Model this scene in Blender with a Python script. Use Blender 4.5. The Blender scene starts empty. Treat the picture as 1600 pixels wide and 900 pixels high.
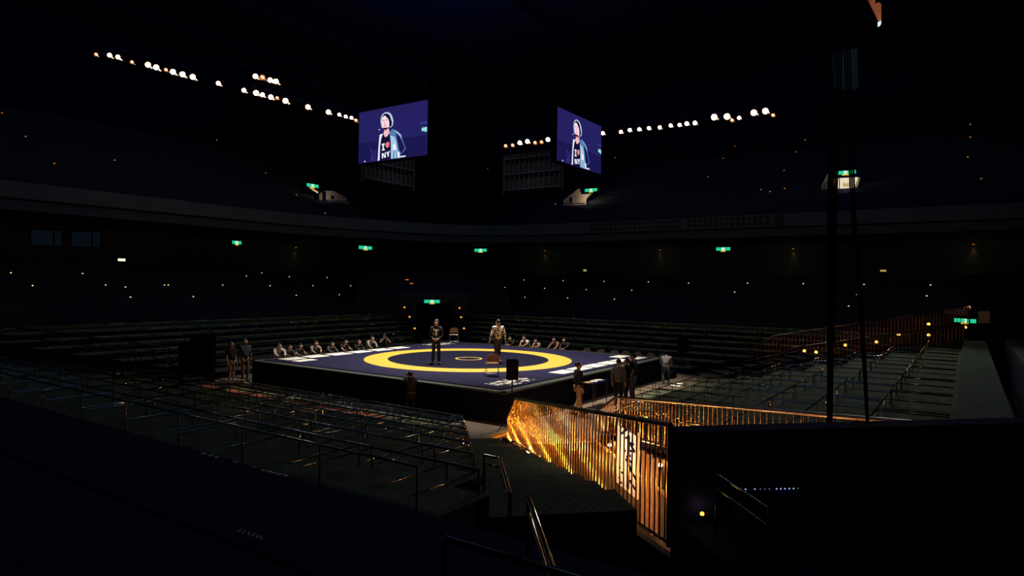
import bpy, bmesh, math, random
from mathutils import Vector, Matrix, Euler
from mathutils.bvhtree import BVHTree
random.seed(7)
sc = bpy.context.scene
COL = sc.collection
PI = math.pi

# ------------------------------------------------------------------ camera
CAM = Vector((17.987, -22.990, 4.264))
YAW, PITCH, ROLL, FPX = 2.1713, -0.0049, 0.0150, 1038.44
FW = Vector((math.cos(PITCH)*math.cos(YAW), math.cos(PITCH)*math.sin(YAW), math.sin(PITCH)))
_R = Vector((math.sin(YAW), -math.cos(YAW), 0)); _U = _R.cross(FW)
RT = _R*math.cos(ROLL) + _U*math.sin(ROLL)
UP = -_R*math.sin(ROLL) + _U*math.cos(ROLL)
cd = bpy.data.cameras.new('camera'); cd.sensor_width = 36; cd.lens = FPX*36/1600
cd.clip_start = 0.05; cd.clip_end = 300
co = bpy.data.objects.new('camera', cd); COL.objects.link(co)
co.matrix_world = Matrix(((RT.x, UP.x, -FW.x, CAM.x), (RT.y, UP.y, -FW.y, CAM.y), (RT.z, UP.z, -FW.z, CAM.z), (0, 0, 0, 1)))
sc.camera = co
# survey helpers: direction of sight intersected with the real planes of the hall
def ray(x, y): return FW + RT*((x-800)/FPX) - UP*((y-450)/FPX)
def onpl(x, y, n, v):
    d = ray(x, y); n = Vector(n); return CAM + d*((v - CAM.dot(n))/d.dot(n))
def onz(x, y, z): return onpl(x, y, (0, 0, 1), z)
def onx(x, y, v): return onpl(x, y, (1, 0, 0), v)
def ony(x, y, v): return onpl(x, y, (0, 1, 0), v)
V3_ = Vector
S2 = 2**.5
EV = Vector((1, -1, 0))/S2; GV = Vector((1, 1, 0))/S2
def EG(e, g, z): return EV*e + GV*g + Vector((0, 0, z))

# ------------------------------------------------------------------ world, exposure
w = bpy.data.worlds.new('world'); sc.world = w; w.use_nodes = True
w.node_tree.nodes['Background'].inputs[0].default_value = (0.10, 0.22, 1.0, 1)
w.node_tree.nodes['Background'].inputs[1].default_value = 0.0025
sc.view_settings.view_transform = 'Standard'; sc.view_settings.look = 'None'
sc.view_settings.exposure = 0; sc.view_settings.gamma = 1
sc.view_settings.use_curve_mapping = False
sc.cycles.use_denoising = True
sc.cycles.sample_clamp_indirect = 3.0
sc.cycles.max_bounces = 5; sc.cycles.glossy_bounces = 3; sc.cycles.diffuse_bounces = 3

# ------------------------------------------------------------------ large lights
def lamp(name, kind, loc, power, color, **kw):
    l = bpy.data.lights.new(name, kind); l.energy = power; l.color = color
    for k, v in kw.items(): setattr(l, k, v)
    o = bpy.data.objects.new(name, l); COL.objects.link(o); o.location = loc
    return o
for sx in (-1, 1):
    for sy in (-1, 1):     # stage wash from the roof, straight down on the mat
        s = lamp('stage_wash_light', 'SPOT', (sx*1.6, sy*1.6, 19), 8600, (1, .90, .77), spot_size=math.radians(51), spot_blend=.38, shadow_soft_size=.35)
        lamp('blue_fill_light', 'POINT', (sx*11, sy*11, 18.5), 190, (.18, .46, 1), shadow_soft_size=4.5)  # unseen blue fill added to lift the dark hall, no fixture

# ------------------------------------------------------------------ materials
def lin(c):
    c = c/255.0
    return c/12.92 if c <= .04045 else ((c+.055)/1.055)**2.4
def rgb(r, g, b): return (lin(r), lin(g), lin(b), 1)
MATS = {}
def mat(name, col, rough=.6, metal=0, var=.25, scale=8, bump=0, spec=.5):
    if name in MATS: return MATS[name]
    m = bpy.data.materials.new(name); m.use_nodes = True; nt = m.node_tree; b = nt.nodes['Principled BSDF']
    tc = nt.nodes.new('ShaderNodeTexCoord'); n = nt.nodes.new('ShaderNodeTexNoise'); n.inputs['Scale'].default_value = scale
    n.inputs['Detail'].default_value = 3
    nt.links.new(tc.outputs['Object'], n.inputs['Vector'])
    r = nt.nodes.new('ShaderNodeValToRGB')
    r.color_ramp.elements[0].position = .3; r.color_ramp.elements[1].position = .7
    r.color_ramp.elements[0].color = tuple(c*(1-var) for c in col[:3]) + (1,)
    r.color_ramp.elements[1].color = tuple(min(1, c*(1+var)) for c in col[:3]) + (1,)
    nt.links.new(n.outputs['Fac'], r.inputs['Fac']); nt.links.new(r.outputs['Color'], b.inputs['Base Color'])
    b.inputs['Roughness'].default_value = rough; b.inputs['Metallic'].default_value = metal
    b.inputs['Specular IOR Level'].default_value = spec
    if bump:
        bp = nt.nodes.new('ShaderNodeBump'); bp.inputs['Strength'].default_value = bump
        nt.links.new(n.outputs['Fac'], bp.inputs['Height']); nt.links.new(bp.outputs['Normal'], b.inputs['Normal'])
    MATS[name] = m; return m
def emit(name, col, s=1.0):
    if name in MATS: return MATS[name]
    m = bpy.data.materials.new(name); m.use_nodes = True; nt = m.node_tree
    nt.nodes.remove(nt.nodes['Principled BSDF']); e = nt.nodes.new('ShaderNodeEmission')
    e.inputs[0].default_value = tuple(col[:3])+(1,); e.inputs[1].default_value = s
    nt.links.new(e.outputs[0], nt.nodes['Material Output'].inputs[0]); MATS[name] = m; return m

M_floor = mat('arena_floor', (.26, .18, .125), .55, var=.2, scale=5)
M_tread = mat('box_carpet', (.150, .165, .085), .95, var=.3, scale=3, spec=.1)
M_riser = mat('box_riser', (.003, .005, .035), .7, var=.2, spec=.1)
M_aisle = mat('aisle_carpet', (.10, .13, .07), .95, var=.35, scale=14, spec=.1)
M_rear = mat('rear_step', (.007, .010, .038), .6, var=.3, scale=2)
M_wall = mat('hall_wall', (.045, .056, .070), .8, var=.2, scale=1.5)
M_fascia = mat('balcony_fascia', (.065, .090, .100), .75, var=.15, scale=1.2)
M_black = mat('blue_lift_black', (.004, .006, .055), .9, var=.2, spec=.04)  # blue ambient lift mixed into this and the other dark base colours
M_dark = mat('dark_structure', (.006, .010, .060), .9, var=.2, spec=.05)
M_roof = mat('roof_steel', (.006, .010, .062), .8, var=.2, spec=.1)
M_mat = mat('blue_mat', (.0135, .0125, .0420), .8, var=.16, scale=30, spec=.10)
M_matin = mat('inner_mat', (.0065, .0065, .0210), .8, var=.18, scale=30, spec=.08)
M_yel = mat('yellow_ring', (.60, .37, .034), .6, var=.04, scale=10)
M_rim = mat('platform_rim', (.045, .055, .045), .7, var=.3, scale=12)
M_skirt = mat('platform_skirt', (.003, .003, .012), .9, var=.2, spec=.1)
M_pipe = mat('dark_pipe', (.33, .30, .27), .07, 1, var=.15, scale=20)
M_brass = mat('brass_bar', (1.0, .46, .13), .17, 1, var=.25, scale=9)
M_rail = mat('dark_handrail', (.10, .07, .06), .3, 1, var=.2)
M_coal = mat('coal_black', (.003, .003, .004), .9, var=.2, spec=.03)
M_white = mat('white_sheet', (.92, .88, .78), .6, var=.06, scale=3)
M_ink = mat('ink_print', (.30, .22, .14), .7, var=.3)
M_skin = mat('skin', (.55, .30, .20), .55, var=.1)
M_hair = mat('black_hair', (.006, .005, .005), .5, var=.3)
M_shoe = mat('dark_shoe', (.03, .02, .02), .5, var=.2)
M_steel = mat('chair_steel', (.55, .52, .5), .25, 1, var=.1)
M_vinyl = mat('brown_vinyl', (.20, .075, .025), .45, var=.25)
M_gold = mat('gold_tape', (.75, .36, .04), .6, var=.25, scale=9)

# ------------------------------------------------------------------ mesh helpers
class MB:
    def __init__(s): s.v = []; s.f = []; s.m = []; s.mats = []; s.smooth = []
    def mi(s, m):
        if m not in s.mats: s.mats.append(m)
        return s.mats.index(m)
    def add(s, vs, fs, m, smooth=False):
        o = len(s.v); s.v += [tuple(v) for v in vs]; k = s.mi(m)
        for f in fs: s.f.append([i+o for i in f]); s.m.append(k); s.smooth.append(smooth)
    def box(s, c, d, m, rz=0, rx=0, ry=0, bev=0):
        c = Vector(c); R = Euler((rx, ry, rz)).to_matrix(); x, y, z = [q/2 for q in d]
        if bev:
            b = min(bev, x*.9, y*.9, z*.9); bm = bmesh.new(); bmesh.ops.create_cube(bm, size=2)
            for v in bm.verts: v.co = Vector((v.co.x*x, v.co.y*y, v.co.z*z))
            bmesh.ops.bevel(bm, geom=bm.edges[:], offset=b, segments=2, affect='EDGES', profile=.5)
            bm.verts.index_update()
            s.add([c + R@v.co for v in bm.verts], [[v.index for v in f.verts] for f in bm.faces], m, False); bm.free(); return
        vs = [c + R@Vector((a*x, b*y, e*z)) for a in (-1, 1) for b in (-1, 1) for e in (-1, 1)]
        s.add(vs, [(0, 1, 3, 2), (4, 6, 7, 5), (0, 4, 5, 1), (2, 3, 7, 6), (0, 2, 6, 4), (1, 5, 7, 3)], m)
    def tube(s, p, q, r, m, n=8, r2=None, caps=True):
        p, q = Vector(p), Vector(q); r2 = r if r2 is None else r2; d = (q-p)
        if d.length < 1e-6: return
        d.normalize(); a = d.orthogonal().normalized(); b = d.cross(a)
        vs = [p + (a*math.cos(2*PI*i/n) + b*math.sin(2*PI*i/n))*r for i in range(n)] + [q + (a*math.cos(2*PI*i/n) + b*math.sin(2*PI*i/n))*r2 for i in range(n)]
        s.add(vs, [(i, (i+1) % n, (i+1) % n+n, i+n) for i in range(n)], m, True)
        if caps: s.add(vs, [tuple(range(n))[::-1], tuple(range(n, 2*n))], m)
    def path(s, pts, r, m, n=8):
        for a, b in zip(pts, pts[1:]): s.tube(a, b, r, m, n)
        for a in pts[1:-1]: s.ball(a, r*1.01, m, 8, 5)
    def ball(s, c, r, m, nu=12, nv=8, sc_=(1, 1, 1)):
        c = Vector(c); vs = [c+Vector((0, 0, r*sc_[2]))]
        for j in range(1, nv):
            t = PI*j/nv
            for i in range(nu):
                p = 2*PI*i/nu; vs.append(c+Vector((r*sc_[0]*math.sin(t)*math.cos(p), r*sc_[1]*math.sin(t)*math.sin(p), r*sc_[2]*math.cos(t))))
        vs.append(c-Vector((0, 0, r*sc_[2]))); fs = []
        for i in range(nu): fs.append((0, 1+i, 1+(i+1) % nu)); fs.append((len(vs)-1, len(vs)-1-nu+(i+1) % nu, len(vs)-1-nu+i))
        for j in range(nv-2):
            for i in range(nu):
                a = 1+j*nu+i; b = 1+j*nu+(i+1) % nu; fs.append((a, a+nu, b+nu, b))
        s.add(vs, fs, m, True)
    def prism(s, poly, off, m):       # 3D polygon extruded by vector
        n = len(poly); off = Vector(off); vs = [Vector(p) for p in poly] + [Vector(p)+off for p in poly]
        s.add(vs, [tuple(range(n))[::-1], tuple(range(n, 2*n))] + [(i, (i+1) % n, (i+1) % n+n, i+n) for i in range(n)], m)
    def build(s, name, parent=None, m=None):
        me = bpy.data.meshes.new(name); me.from_pydata(s.v, [], s.f)
        for k in s.mats: me.materials.append(k)
        for i, p in enumerate(me.polygons): p.material_index = s.m[i]; p.use_smooth = s.smooth[i]
        bm = bmesh.new(); bm.from_mesh(me); bmesh.ops.recalc_face_normals(bm, faces=bm.faces[:]); bm.to_mesh(me); bm.free()
        o = bpy.data.objects.new(name, me); COL.objects.link(o)
        if parent: o.parent = parent
        return o
def tag(o, label=None, cat=None, group=None, kind=None):
    if label: o['label'] = label
    if cat: o['category'] = cat
    if group: o['group'] = group
    if kind: o['kind'] = kind
    return o
def empty(name, loc=(0, 0, 0), rz=0):
    o = bpy.data.objects.new(name, None); COL.objects.link(o); o.location = loc; o.rotation_euler = (0, 0, rz)
    o.empty_display_size = .2; return o
def part(name, mesh_ob, parent, M=None):
    o = bpy.data.objects.new(name, mesh_ob.data); COL.objects.link(o); o.parent = parent
    if M is not None: o.matrix_local = M
    return o
def struct(o): o['kind'] = 'structure'; return o
ORD = ['first', 'second', 'third', 'fourth', 'fifth', 'sixth', 'seventh', 'eighth', 'ninth', 'tenth', 'eleventh', 'twelfth', 'thirteenth', 'fourteenth', 'fifteenth', 'sixteenth', 'seventeenth', 'eighteenth', 'nineteenth', 'twentieth', 'twenty-first', 'twenty-second', 'twenty-third', 'twenty-fourth', 'twenty-fifth', 'twenty-sixth', 'twenty-seventh', 'twenty-eighth', 'twenty-ninth', 'thirtieth', 'thirty-first', 'thirty-second', 'thirty-third', 'thirty-fourth', 'thirty-fifth', 'thirty-sixth', 'thirty-seventh', 'thirty-eighth', 'thirty-ninth', 'fortieth']

# ================================================================== ROOM SHELL
b = MB(); b.box((0, 0, -.1), (78, 78, .2), M_floor); b.box((-1.2, -6.93, .004), (12.4, .98, .012), M_coal); struct(b.build('floor'))
b = MB(); b.box((0, 0, 24.2), (78, 78, .3), M_roof)
for i in range(-4, 5):
    b.box((i*8, 0, 23.7), (.4, 76, .8), M_roof)
struct(b.build('ceiling'))
b = MB(); b.box((-38, 0, 12), (.4, 76, 24), M_dark); struct(b.build('wall_left'))
b = MB(); b.box((0, 38, 12), (76, .4, 24), M_dark); struct(b.build('wall_far'))
b = MB(); b.box((38, 0, 12), (.4, 76, 24), M_dark); struct(b.build('wall_right'))
b = MB(); b.box((0, -38, 12), (76, .4, 24), M_dark); struct(b.build('wall_near'))

# ---- box-seat terraces on the four sides -------------------------------------------------
K = 8
def zt(k): return .05 + .24*k
# side frames: (outward normal axis, along axis, start(k), end(k))
SIDES = {
    'near_left': (Vector((0, -1, 0)), Vector((1, 0, 0)), lambda k: -5.8-1.07*k, lambda k: 5.8+1.07*k),
    'near_right': (Vector((1, 0, 0)), Vector((0, 1, 0)), lambda k: (.4, -3.4)[k] if k < 2 else -4.0-1.3*k, lambda k: 3.3+1.3*k),
    'far_right': (Vector((0, 1, 0)), Vector((1, 0, 0)), lambda k: -5.8-1.07*k, lambda k: 5.8+1.07*k),
    'far_left': (Vector((-1, 0, 0)), Vector((0, 1, 0)), lambda k: -5.8-1.07*k, lambda k: 5.8+1.07*k),
}
R0 = 7.45; RD = 1.3
for sn, (nv, av, fs, fe) in SIDES.items():
    b = MB()
    for k in range(K):
        d0 = R0+RD*k; d1 = d0+RD; z0, z1 = 0, zt(k); a0, a1 = fs(k), fe(k)
        P = lambda d, a, z: nv*d + av*a + Vector((0, 0, z))
        vs = [P(d0, a0, 0), P(d0, a1, 0), P(d1, a1+(.8 if k < K-1 else 0), 0), P(d1, a0-(.8 if k < K-1 else 0), 0)]
        vs = [P(d0, a0, 0), P(d0, a1, 0), P(d1, a1, 0), P(d1, a0, 0), P(d0, a0, z1), P(d0, a1, z1), P(d1, a1, z1), P(d1, a0, z1)]
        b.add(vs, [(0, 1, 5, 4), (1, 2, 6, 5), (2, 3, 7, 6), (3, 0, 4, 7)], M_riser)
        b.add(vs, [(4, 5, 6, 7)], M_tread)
    struct(b.build('trim_1' if sn == 'near_left' else {'near_right': 'trim_2', 'far_right': 'trim_3', 'far_left': 'trim_4'}[sn]))
    # cross-aisle behind the boxes
b = MB()
D1 = R0+RD*K
b.box((-2, -(D1+.8), .95), (36, 1.6, 1.9), M_dark)
b.box((D1+.45, 1, .95), (.9, 30, 1.9), M_aisle)
b.box((0, D1+.8, .95), (31, 1.6, 1.9), M_aisle)
b.box((-(D1+.8), 0, .95), (1.6, 31, 1.9), M_aisle)
struct(b.build('trim_5'))
# near deck behind the cross aisle (where the photographer stands)
b = MB(); b.box((0, -21.6, 1.05), (40, 3.6, 2.1), M_dark); struct(b.build('trim_6'))

# ---- rear seating steps (dark) under the balcony
Y0 = D1+1.6; RR = .85; RN = 11; RH = .30
def rear_z(d): return 1.95 + RH*((d-Y0)/RR)
b = MB()
for i in range(RN):
    d0 = Y0+RR*i; zz = 2.1+RH*i
    b.box((0, d0+RR/2, zz/2), (30+1.2*i, RR, zz), M_rear)
    b.box((-(d0+RR/2), 0, zz/2), (RR, 30+1.2*i, zz), M_rear)
    b.box((d0+RR/2, 2, zz/2), (RR, 26, zz), M_rear)
    c = EG(-(23.5+RR*i), 0, (3.4+RH*i)/2); b.box(c, (RR, 12, 3.4+RH*i), M_rear, rz=-PI/4)
struct(b.build('trim_7'))
YB = Y0+RR*RN      # back wall distance
b = MB()
b.box((0, YB+.2, 4), (64, .4, 8), M_wall); struct(b.build('wall_back_right'))
b = MB(); b.box((-(YB+.2), 0, 4), (.4, 64, 8), M_wall); struct(b.build('wall_back_left'))

# ---- balcony: fascia along a measured line, soffit, raked upper tier
FP = [(-21.1, -17), (-21.0, 6), (-20.3, 9.5), (-18.9, 13.5), (-17.3, 17.3), (-14.6, 20.0), (-10.5, 21.3), (-6, 21.5), (24, 21.4), (36, 20.6)]
def band(name, z0, z1, off, th, m):
    b = MB(); n = len(FP); nrm = []
    for i in range(n):
        a = Vector(FP[max(0, i-1)]); c = Vector(FP[min(n-1, i+1)]); t = (c-a).normalized(); nrm.append(Vector((-t.y, t.x)))   # outward = away from centre
    for i in range(n-1):
        p, q = Vector(FP[i])+nrm[i]*off, Vector(FP[i+1])+nrm[i+1]*off
        p2, q2 = p+nrm[i]*th, q+nrm[i+1]*th
        vs = [(p.x, p.y, z0), (q.x, q.y, z0), (q2.x, q2.y, z0), (p2.x, p2.y, z0), (p.x, p.y, z1), (q.x, q.y, z1), (q2.x, q2.y, z1), (p2.x, p2.y, z1)]
        b.add(vs, [(0, 1, 5, 4), (3, 7, 6, 2), (0, 3, 2, 1), (4, 5, 6, 7), (0, 4, 7, 3), (1, 2, 6, 5)], m)
    return struct(b.build(name))
band('trim_8', 8.22, 9.06, 0, .25, M_fascia)
band('trim_9', 7.62, 8.12, .12, .3, M_wall)
band('trim_10', 9.06, 9.12, -.03, .3, M_dark)
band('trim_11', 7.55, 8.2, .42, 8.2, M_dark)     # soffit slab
UZ, UR = 8.3, .52
def upper_z(d): return UZ + UR*(d-21.9)
b = MB()
for i in range(18):
    d0 = 21.9+.85*i; z0 = UZ+UR*.85*i
    b.box((0, d0+.425, z0-.1), (72, .85, .6), M_rear)
    b.box((-(d0+.425), 0, z0-.1), (.85, 72, .6), M_rear)
struct(b.build('trim_12'))

# ---- near vomitory: side walls, end wall, deck over it
GA, GB = -.4, 2.2
def ftop(e): return 1.45 + .139*(e-12.85)
def fbot(e): return .35 + .11*(e-12.85)
b = MB()
for g, gi in ((GA-.1, 1), (GB, 1)):
    p = [EG(11.6, g, 0), EG(23.2, g, 0), EG(23.2, g, fbot(23.2)-.05), EG(12.85, g, fbot(12.85)-.05), EG(11.6, g, .2)]
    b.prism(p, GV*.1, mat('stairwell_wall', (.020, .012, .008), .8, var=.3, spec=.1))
struct(b.build('wall_vomitory_near'))
b = MB()
b.box(EG(23.2, -.69, 1.45), (.2, .38, 2.9), M_black, rz=-PI/4)
b.box(EG(23.2, .85, 2.5), (.2, 2.7, .8), M_black, rz=-PI/4)
b.box(EG(23.2, 4.7, 1.45), (.2, 5.0, 2.9), M_black, rz=-PI/4)
b.box(EG(23.2, 3.16, 2.92), (.26, 8.1, .05), M_black, rz=-PI/4)
struct(b.build('wall_vomitory_end'))
b = MB(); b.box(EG(27.7, 4.3, 2.0), (8.8, 10.4, .2), M_black, rz=-PI/4); struct(b.build('floor_deck'))
# stair aisle beside the fence (N corner) and the same steps at the other corners
def corner_steps(name, ev, gv, g0, g1, e0=11.2, e1=22, z0=.1):
    b = MB(); n = int((e1-e0)/.84)
    for i in range(n):
        e = e0+.84*i; z = z0+.13*i
        P = lambda ee, gg, zz: ev*ee+gv*gg+Vector((0, 0, zz))
        wd = .16*i*.5
        vs = [P(e, g0-wd, 0), P(e+.84, g0-wd, 0), P(e+.84, g1, 0), P(e, g1, 0), P(e, g0-wd, z), P(e+.84, g0-wd, z), P(e+.84, g1, z), P(e, g1, z)]
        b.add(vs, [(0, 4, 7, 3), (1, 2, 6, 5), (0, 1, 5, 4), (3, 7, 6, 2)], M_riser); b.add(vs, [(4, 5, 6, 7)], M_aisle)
    return struct(b.build(name))
corner_steps('trim_13', EV, GV, -1.45, GA-.1)
corner_steps('trim_14', GV, -EV, -1.3+0, .0) if False else None
# right corner vomitory, diagonal towards +x +y ; g2 measured along +x -y
E2, G2 = GV, EV
def EG2(e, g, z): return E2*e + G2*g + Vector((0, 0, z))
corner_steps('trim_14', E2, G2, -1.2, .1)
b = MB()
for g in (.1, 2.8):
    b.prism([EG2(12.6, g, 0), EG2(26, g, 0), EG2(26, g, 2.2), EG2(12.6, g, .45)], G2*.1, M_dark)
struct(b.build('wall_vomitory_right'))

b = MB(); b.box(EG2(27.5, 1.4, 2.6), (.3, 6.5, 5.2), M_coal, rz=PI/4)
b.prism([onpl(x, y, E2, 27.2) for x, y in [(1475, 482), (1509, 483), (1509, 493), (1475, 490)]], E2*.1, mat('entrance_wall', (.30, .17, .11), .8))
for i in range(6): b.prism([onpl(x, y, E2, 27.2) for x, y in [(1528+i*3, 486), (1529.6+i*3, 486), (1529.6+i*3, 505), (1528+i*3, 505)]], E2*.1, mat('entrance_wall', (.30, .17, .11), .8))
struct(b.build('wall_entrance_right'))
l = lamp('entrance_light', 'POINT', onpl(1520, 480, E2, 25.6), 9, (1, .7, .45), shadow_soft_size=.1)

# far corner entrance portal between the two far terraces
b = MB()
for s in (-1, 1):
    b.prism([EG(-10.2, s*1.25, 0), EG(-21.5, s*1.9, 0), EG(-21.5, s*1.9, 2.5), EG(-10.2, s*1.25, .3)], GV*(.12*s), M_dark)
b.box(EG(-22, 0, 3.25), (.5, 5.2, .9), M_wall, rz=-PI/4)
b.box(EG(-22, -2.0, 1.4), (.5, 1.2, 2.8), M_wall, rz=-PI/4)
b.box(EG(-22, 2.0, 1.4), (.5, 1.2, 2.8), M_wall, rz=-PI/4)
struct(b.build('wall_entrance_far'))
b = MB(); b.box(EG(-22.3, 0, 1.4), (.1, 2.9, 2.8), M_black, rz=-PI/4); struct(b.build('door_1'))

# ---- control-room windows high on the left back wall
def window(name, x0, x1, y0, y1, panes):
    XW = -YB+.02
    e = empty(name, onx(x0, y0, XW)); struct(e)
    P = lambda x, y, dx=0: onx(x, y, XW+dx) - e.location
    b = MB()
    q = [P(x0, y0), P(x1, y0+1.5), P(x1, y1+1.5), P(x0, y1)]
    b.prism(q, (.03, 0, 0), emit('control_room_glow', rgb(7, 12, 19), 1)); b.build('pane', e)
    b = MB()
    for i in range(4): b.tube(q[i]+Vector((.05, 0, 0)), q[(i+1) % 4]+Vector((.05, 0, 0)), .05, M_dark, 6)
    for x in panes: b.tube(P(x, y0, .05), P(x, y1+1, .05), .06, M_dark, 6)
    b.build('window_frame', e)
window('window_1', 47, 97, 358, 384, (84,))
window('window_2', 110, 157, 361, 386, (144,))

# ================================================================== PLATFORM AND MAT
b = MB(); H = 6.42
b.box((0, 0, .46), (2*H-.1, 2*H-.1, .92), M_skirt)
for s in (-1, 1):
    for i in range(-6, 7):
        b.box((i*1.0, s*(H-.04), .45), (.03, .02, .88), M_black); b.box((s*(H-.04), i*1.0, .45), (.02, .03, .88), M_black)
st = empty('stage_platform'); tag(st, 'low black-skirted square stage carrying the blue wrestling mat', 'stage')
sk = b.build('skirt', st)
b = MB(); b.box((0, 0, .945), (2*H, 2*H, .05), M_rim)
for s in (-1, 1):
    b.box((s*(H-.1), 0, .972), (.2, 2*H, .012), M_rim); b.box((0, s*(H-.1), .972), (2*H, .2, .012), M_rim)
rimo = b.build('deck_rim', st)

def ring(b, r0, r1, z, m, n=96, th=.004):
    for i in range(n):
        a, c = 2*PI*i/n, 2*PI*(i+1)/n
        vs = [(r0*math.cos(a), r0*math.sin(a), z), (r1*math.cos(a), r1*math.sin(a), z), (r1*math.cos(c), r1*math.sin(c), z), (r0*math.cos(c), r0*math.sin(c), z)]
        b.add(vs, [(0, 1, 2, 3)], m)
b = MB()
MT = 1.0
# outer square with round hole, ring, centre: all in one top surface
n = 96; R1 = 4.5; hs = (6.08, 6.0)
ang = [2*PI*i/n for i in range(n)]
def sqp(a):
    c, s = math.cos(a), math.sin(a); k = 6.05/max(abs(c), abs(s)); return (k*c, k*s, MT)
for i in range(n):
    a, c = ang[i], ang[(i+1) % n] if i < n-1 else 2*PI
    b.add([(R1*math.cos(a), R1*math.sin(a), MT), sqp(a), sqp(c), (R1*math.cos(c), R1*math.sin(c), MT)], [(0, 1, 2, 3)], M_mat)
ring(b, 3.5, 4.5, MT, M_yel); ring(b, .6, 3.5, MT, M_matin); ring(b, .5, .6, MT, M_yel); ring(b, 0.001, .5, MT, M_matin)
for s in (-1, 1):
    b.box((s*6.02, 0, .985), (.06, 12.1, .028), M_mat); b.box((0, s*6.02, .985), (12.1, .06, .028), M_mat)
tag(b.build('wrestling_mat'), 'blue square wrestling mat with a yellow competition ring on the black stage', 'wrestling mat')

# ---- white sheets lying on the mat
def sheet(cx, cy, wx, wy, label, rot=0, prt=True, group='white advertising sheets on the mat edges'):
    b = MB(); b.box((0, 0, .004), (wx, wy, .008), M_white)
    if prt:
        for i in range(5):
            b.box((random.uniform(-.25, .25)*wx, (i-2)*.09*wy, .0085), (random.uniform(.03, .10)*wx, .05*wy, .002), M_ink)
    o = b.build('printed_sheet'); o.location = (cx, cy, MT+.001); o.rotation_euler = (0, 0, rot)
    return tag(o, label, 'sheet', group)
LF = [(-5.48, -5.05, .72, .98), (-5.5, -3.82, .74, 1.0), (-5.5, -2.52, .76, 1.08), (-5.54, -1.22, .70, 1.02), (-5.54, .12, .74, 1.08), (-5.6, 1.44, .66, .96)]
for i, s in enumerate(LF):
    sheet(*s, 'white printed sheet on the far-left mat edge, %s of six counted from the left corner' % ORD[i])
sheet(-4.6, -5.12, .5, .95, 'white printed sheet lying inside the far-left row near the left corner')
NR = [(5.45, -1.2, .66, 1.05), (5.45, .12, .66, 1.08), (5.45, 1.42, .66, 1.08), (5.45, 2.7, .66, 1.02), (5.45, 3.92, .66, 1.0), (5.62, 5.3, .5, 1.0)]
for i, s in enumerate(NR):
    sheet(*s, 'white printed sheet on the right mat edge, %s counted from the near corner' % ORD[i])
sheet(4.72, 5.35, .62, 1.05, 'white printed sheet lying inside the right edge row near the right corner')
def lettering(cx, cy, L, label, seed):
    rnd = random.Random(seed); b = MB(); y = -L/2
    while y < L/2-.2:          # brush-like white strokes along y, three glyph blocks across
        wd = rnd.uniform(.22, .38)
        for j in range(4):
            b.box((rnd.uniform(-.28, .28), y+wd/2+rnd.uniform(-.04, .04), .003), (rnd.uniform(.16, .5), rnd.uniform(.09, .17), .004), M_white, rz=rnd.uniform(-.5, .5))
        b.box((rnd.uniform(-.1, .1), y+wd/2, .003), (.66, .15, .004), M_white, rz=rnd.uniform(-.15, .15))
        b.box((rnd.uniform(-.2, .2), y+wd/2, .0035), (.12, wd, .004), M_white, rz=rnd.uniform(-.2, .2))
        y += wd
    o = b.build('mat_lettering'); o.location = (cx, cy, MT+.001); return tag(o, label, 'lettering')
lettering(5.38, -4.5, 2.1, 'broken white lettering on the mat by the near corner, behind the black speaker', 3)
lettering(-5.5, 4.5, 1.9, 'broken white lettering on the mat by the far corner behind the performer', 5)

# ================================================================== BOX RAILINGS
def rail_row(sn, k, label, group, hh=.30, post_r=.017, pipe_r=.019):
    nv, av, fs, fe = SIDES[sn]
    a0, a1 = fs(k)+.12, fe(k)-.12; d = R0+RD*k+.06; zb = zt(k)
    root = empty('box_railing', nv*d + av*((a0+a1)/2) + Vector((0, 0, zb))); tag(root, label, 'railing', group)
    c = (a0+a1)/2; L = lambda a, z, dd=0: av*(a-c)+nv*dd+Vector((0, 0, z))
    b = MB(); b.tube(L(a0, hh), L(a1, hh), pipe_r, M_pipe, 8); b.build('top_rail', root)
    pos = []; a = -20.0
    while a < 22:
        for q in (a, a+1.32, a+2.6):
            if a0 < q < a1: pos.append(q)
        a += 2.85
    pos = [a0] + pos + [a1]
    pb = MB(); pb.tube((0, 0, 0), (0, 0, hh), post_r, M_pipe, 6); pm = None
    cb = MB(); cb.tube((0, 0, 0), nv*(RD-.14), pipe_r*.8, M_pipe, 6); cm = None
    for q in pos:
        if pm is None: pm = pb.build('post', root); pm.location = L(q, 0)
        else: o = part('post', pm, root, Matrix.Translation(L(q, 0)))
        if cm is None: cm = cb.build('divider_rail', root); cm.location = L(q, hh-.01)
        else: part('divider_rail', cm, root, Matrix.Translation(L(q, hh-.01)))
    return root
NM = {'near_left': 'near-left', 'near_right': 'near-right', 'far_right': 'far-right', 'far_left': 'far-left'}
for sn in SIDES:
    for k in range(K):
        rail_row(sn, k, 'low pipe railing of the %s box seats, %s row up from the stage' % (NM[sn], ORD[k]), 'box seat railings')

for i in range(12):
    b = MB(); b.box((0, 0, .03), (.55, .5, .06), mat('orange_cushion', (.45, .085, .02), .8), bev=.02); o = b.build('floor_cushion')
    o.location = (-5.1+.66*i+.3*(i//2), -(R0+RD*1+.45), zt(1)+.001); tag(o, 'rust orange floor cushion in the second near-left box row, %s from the left' % ORD[i], 'cushion', 'rust orange cushions')
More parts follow.
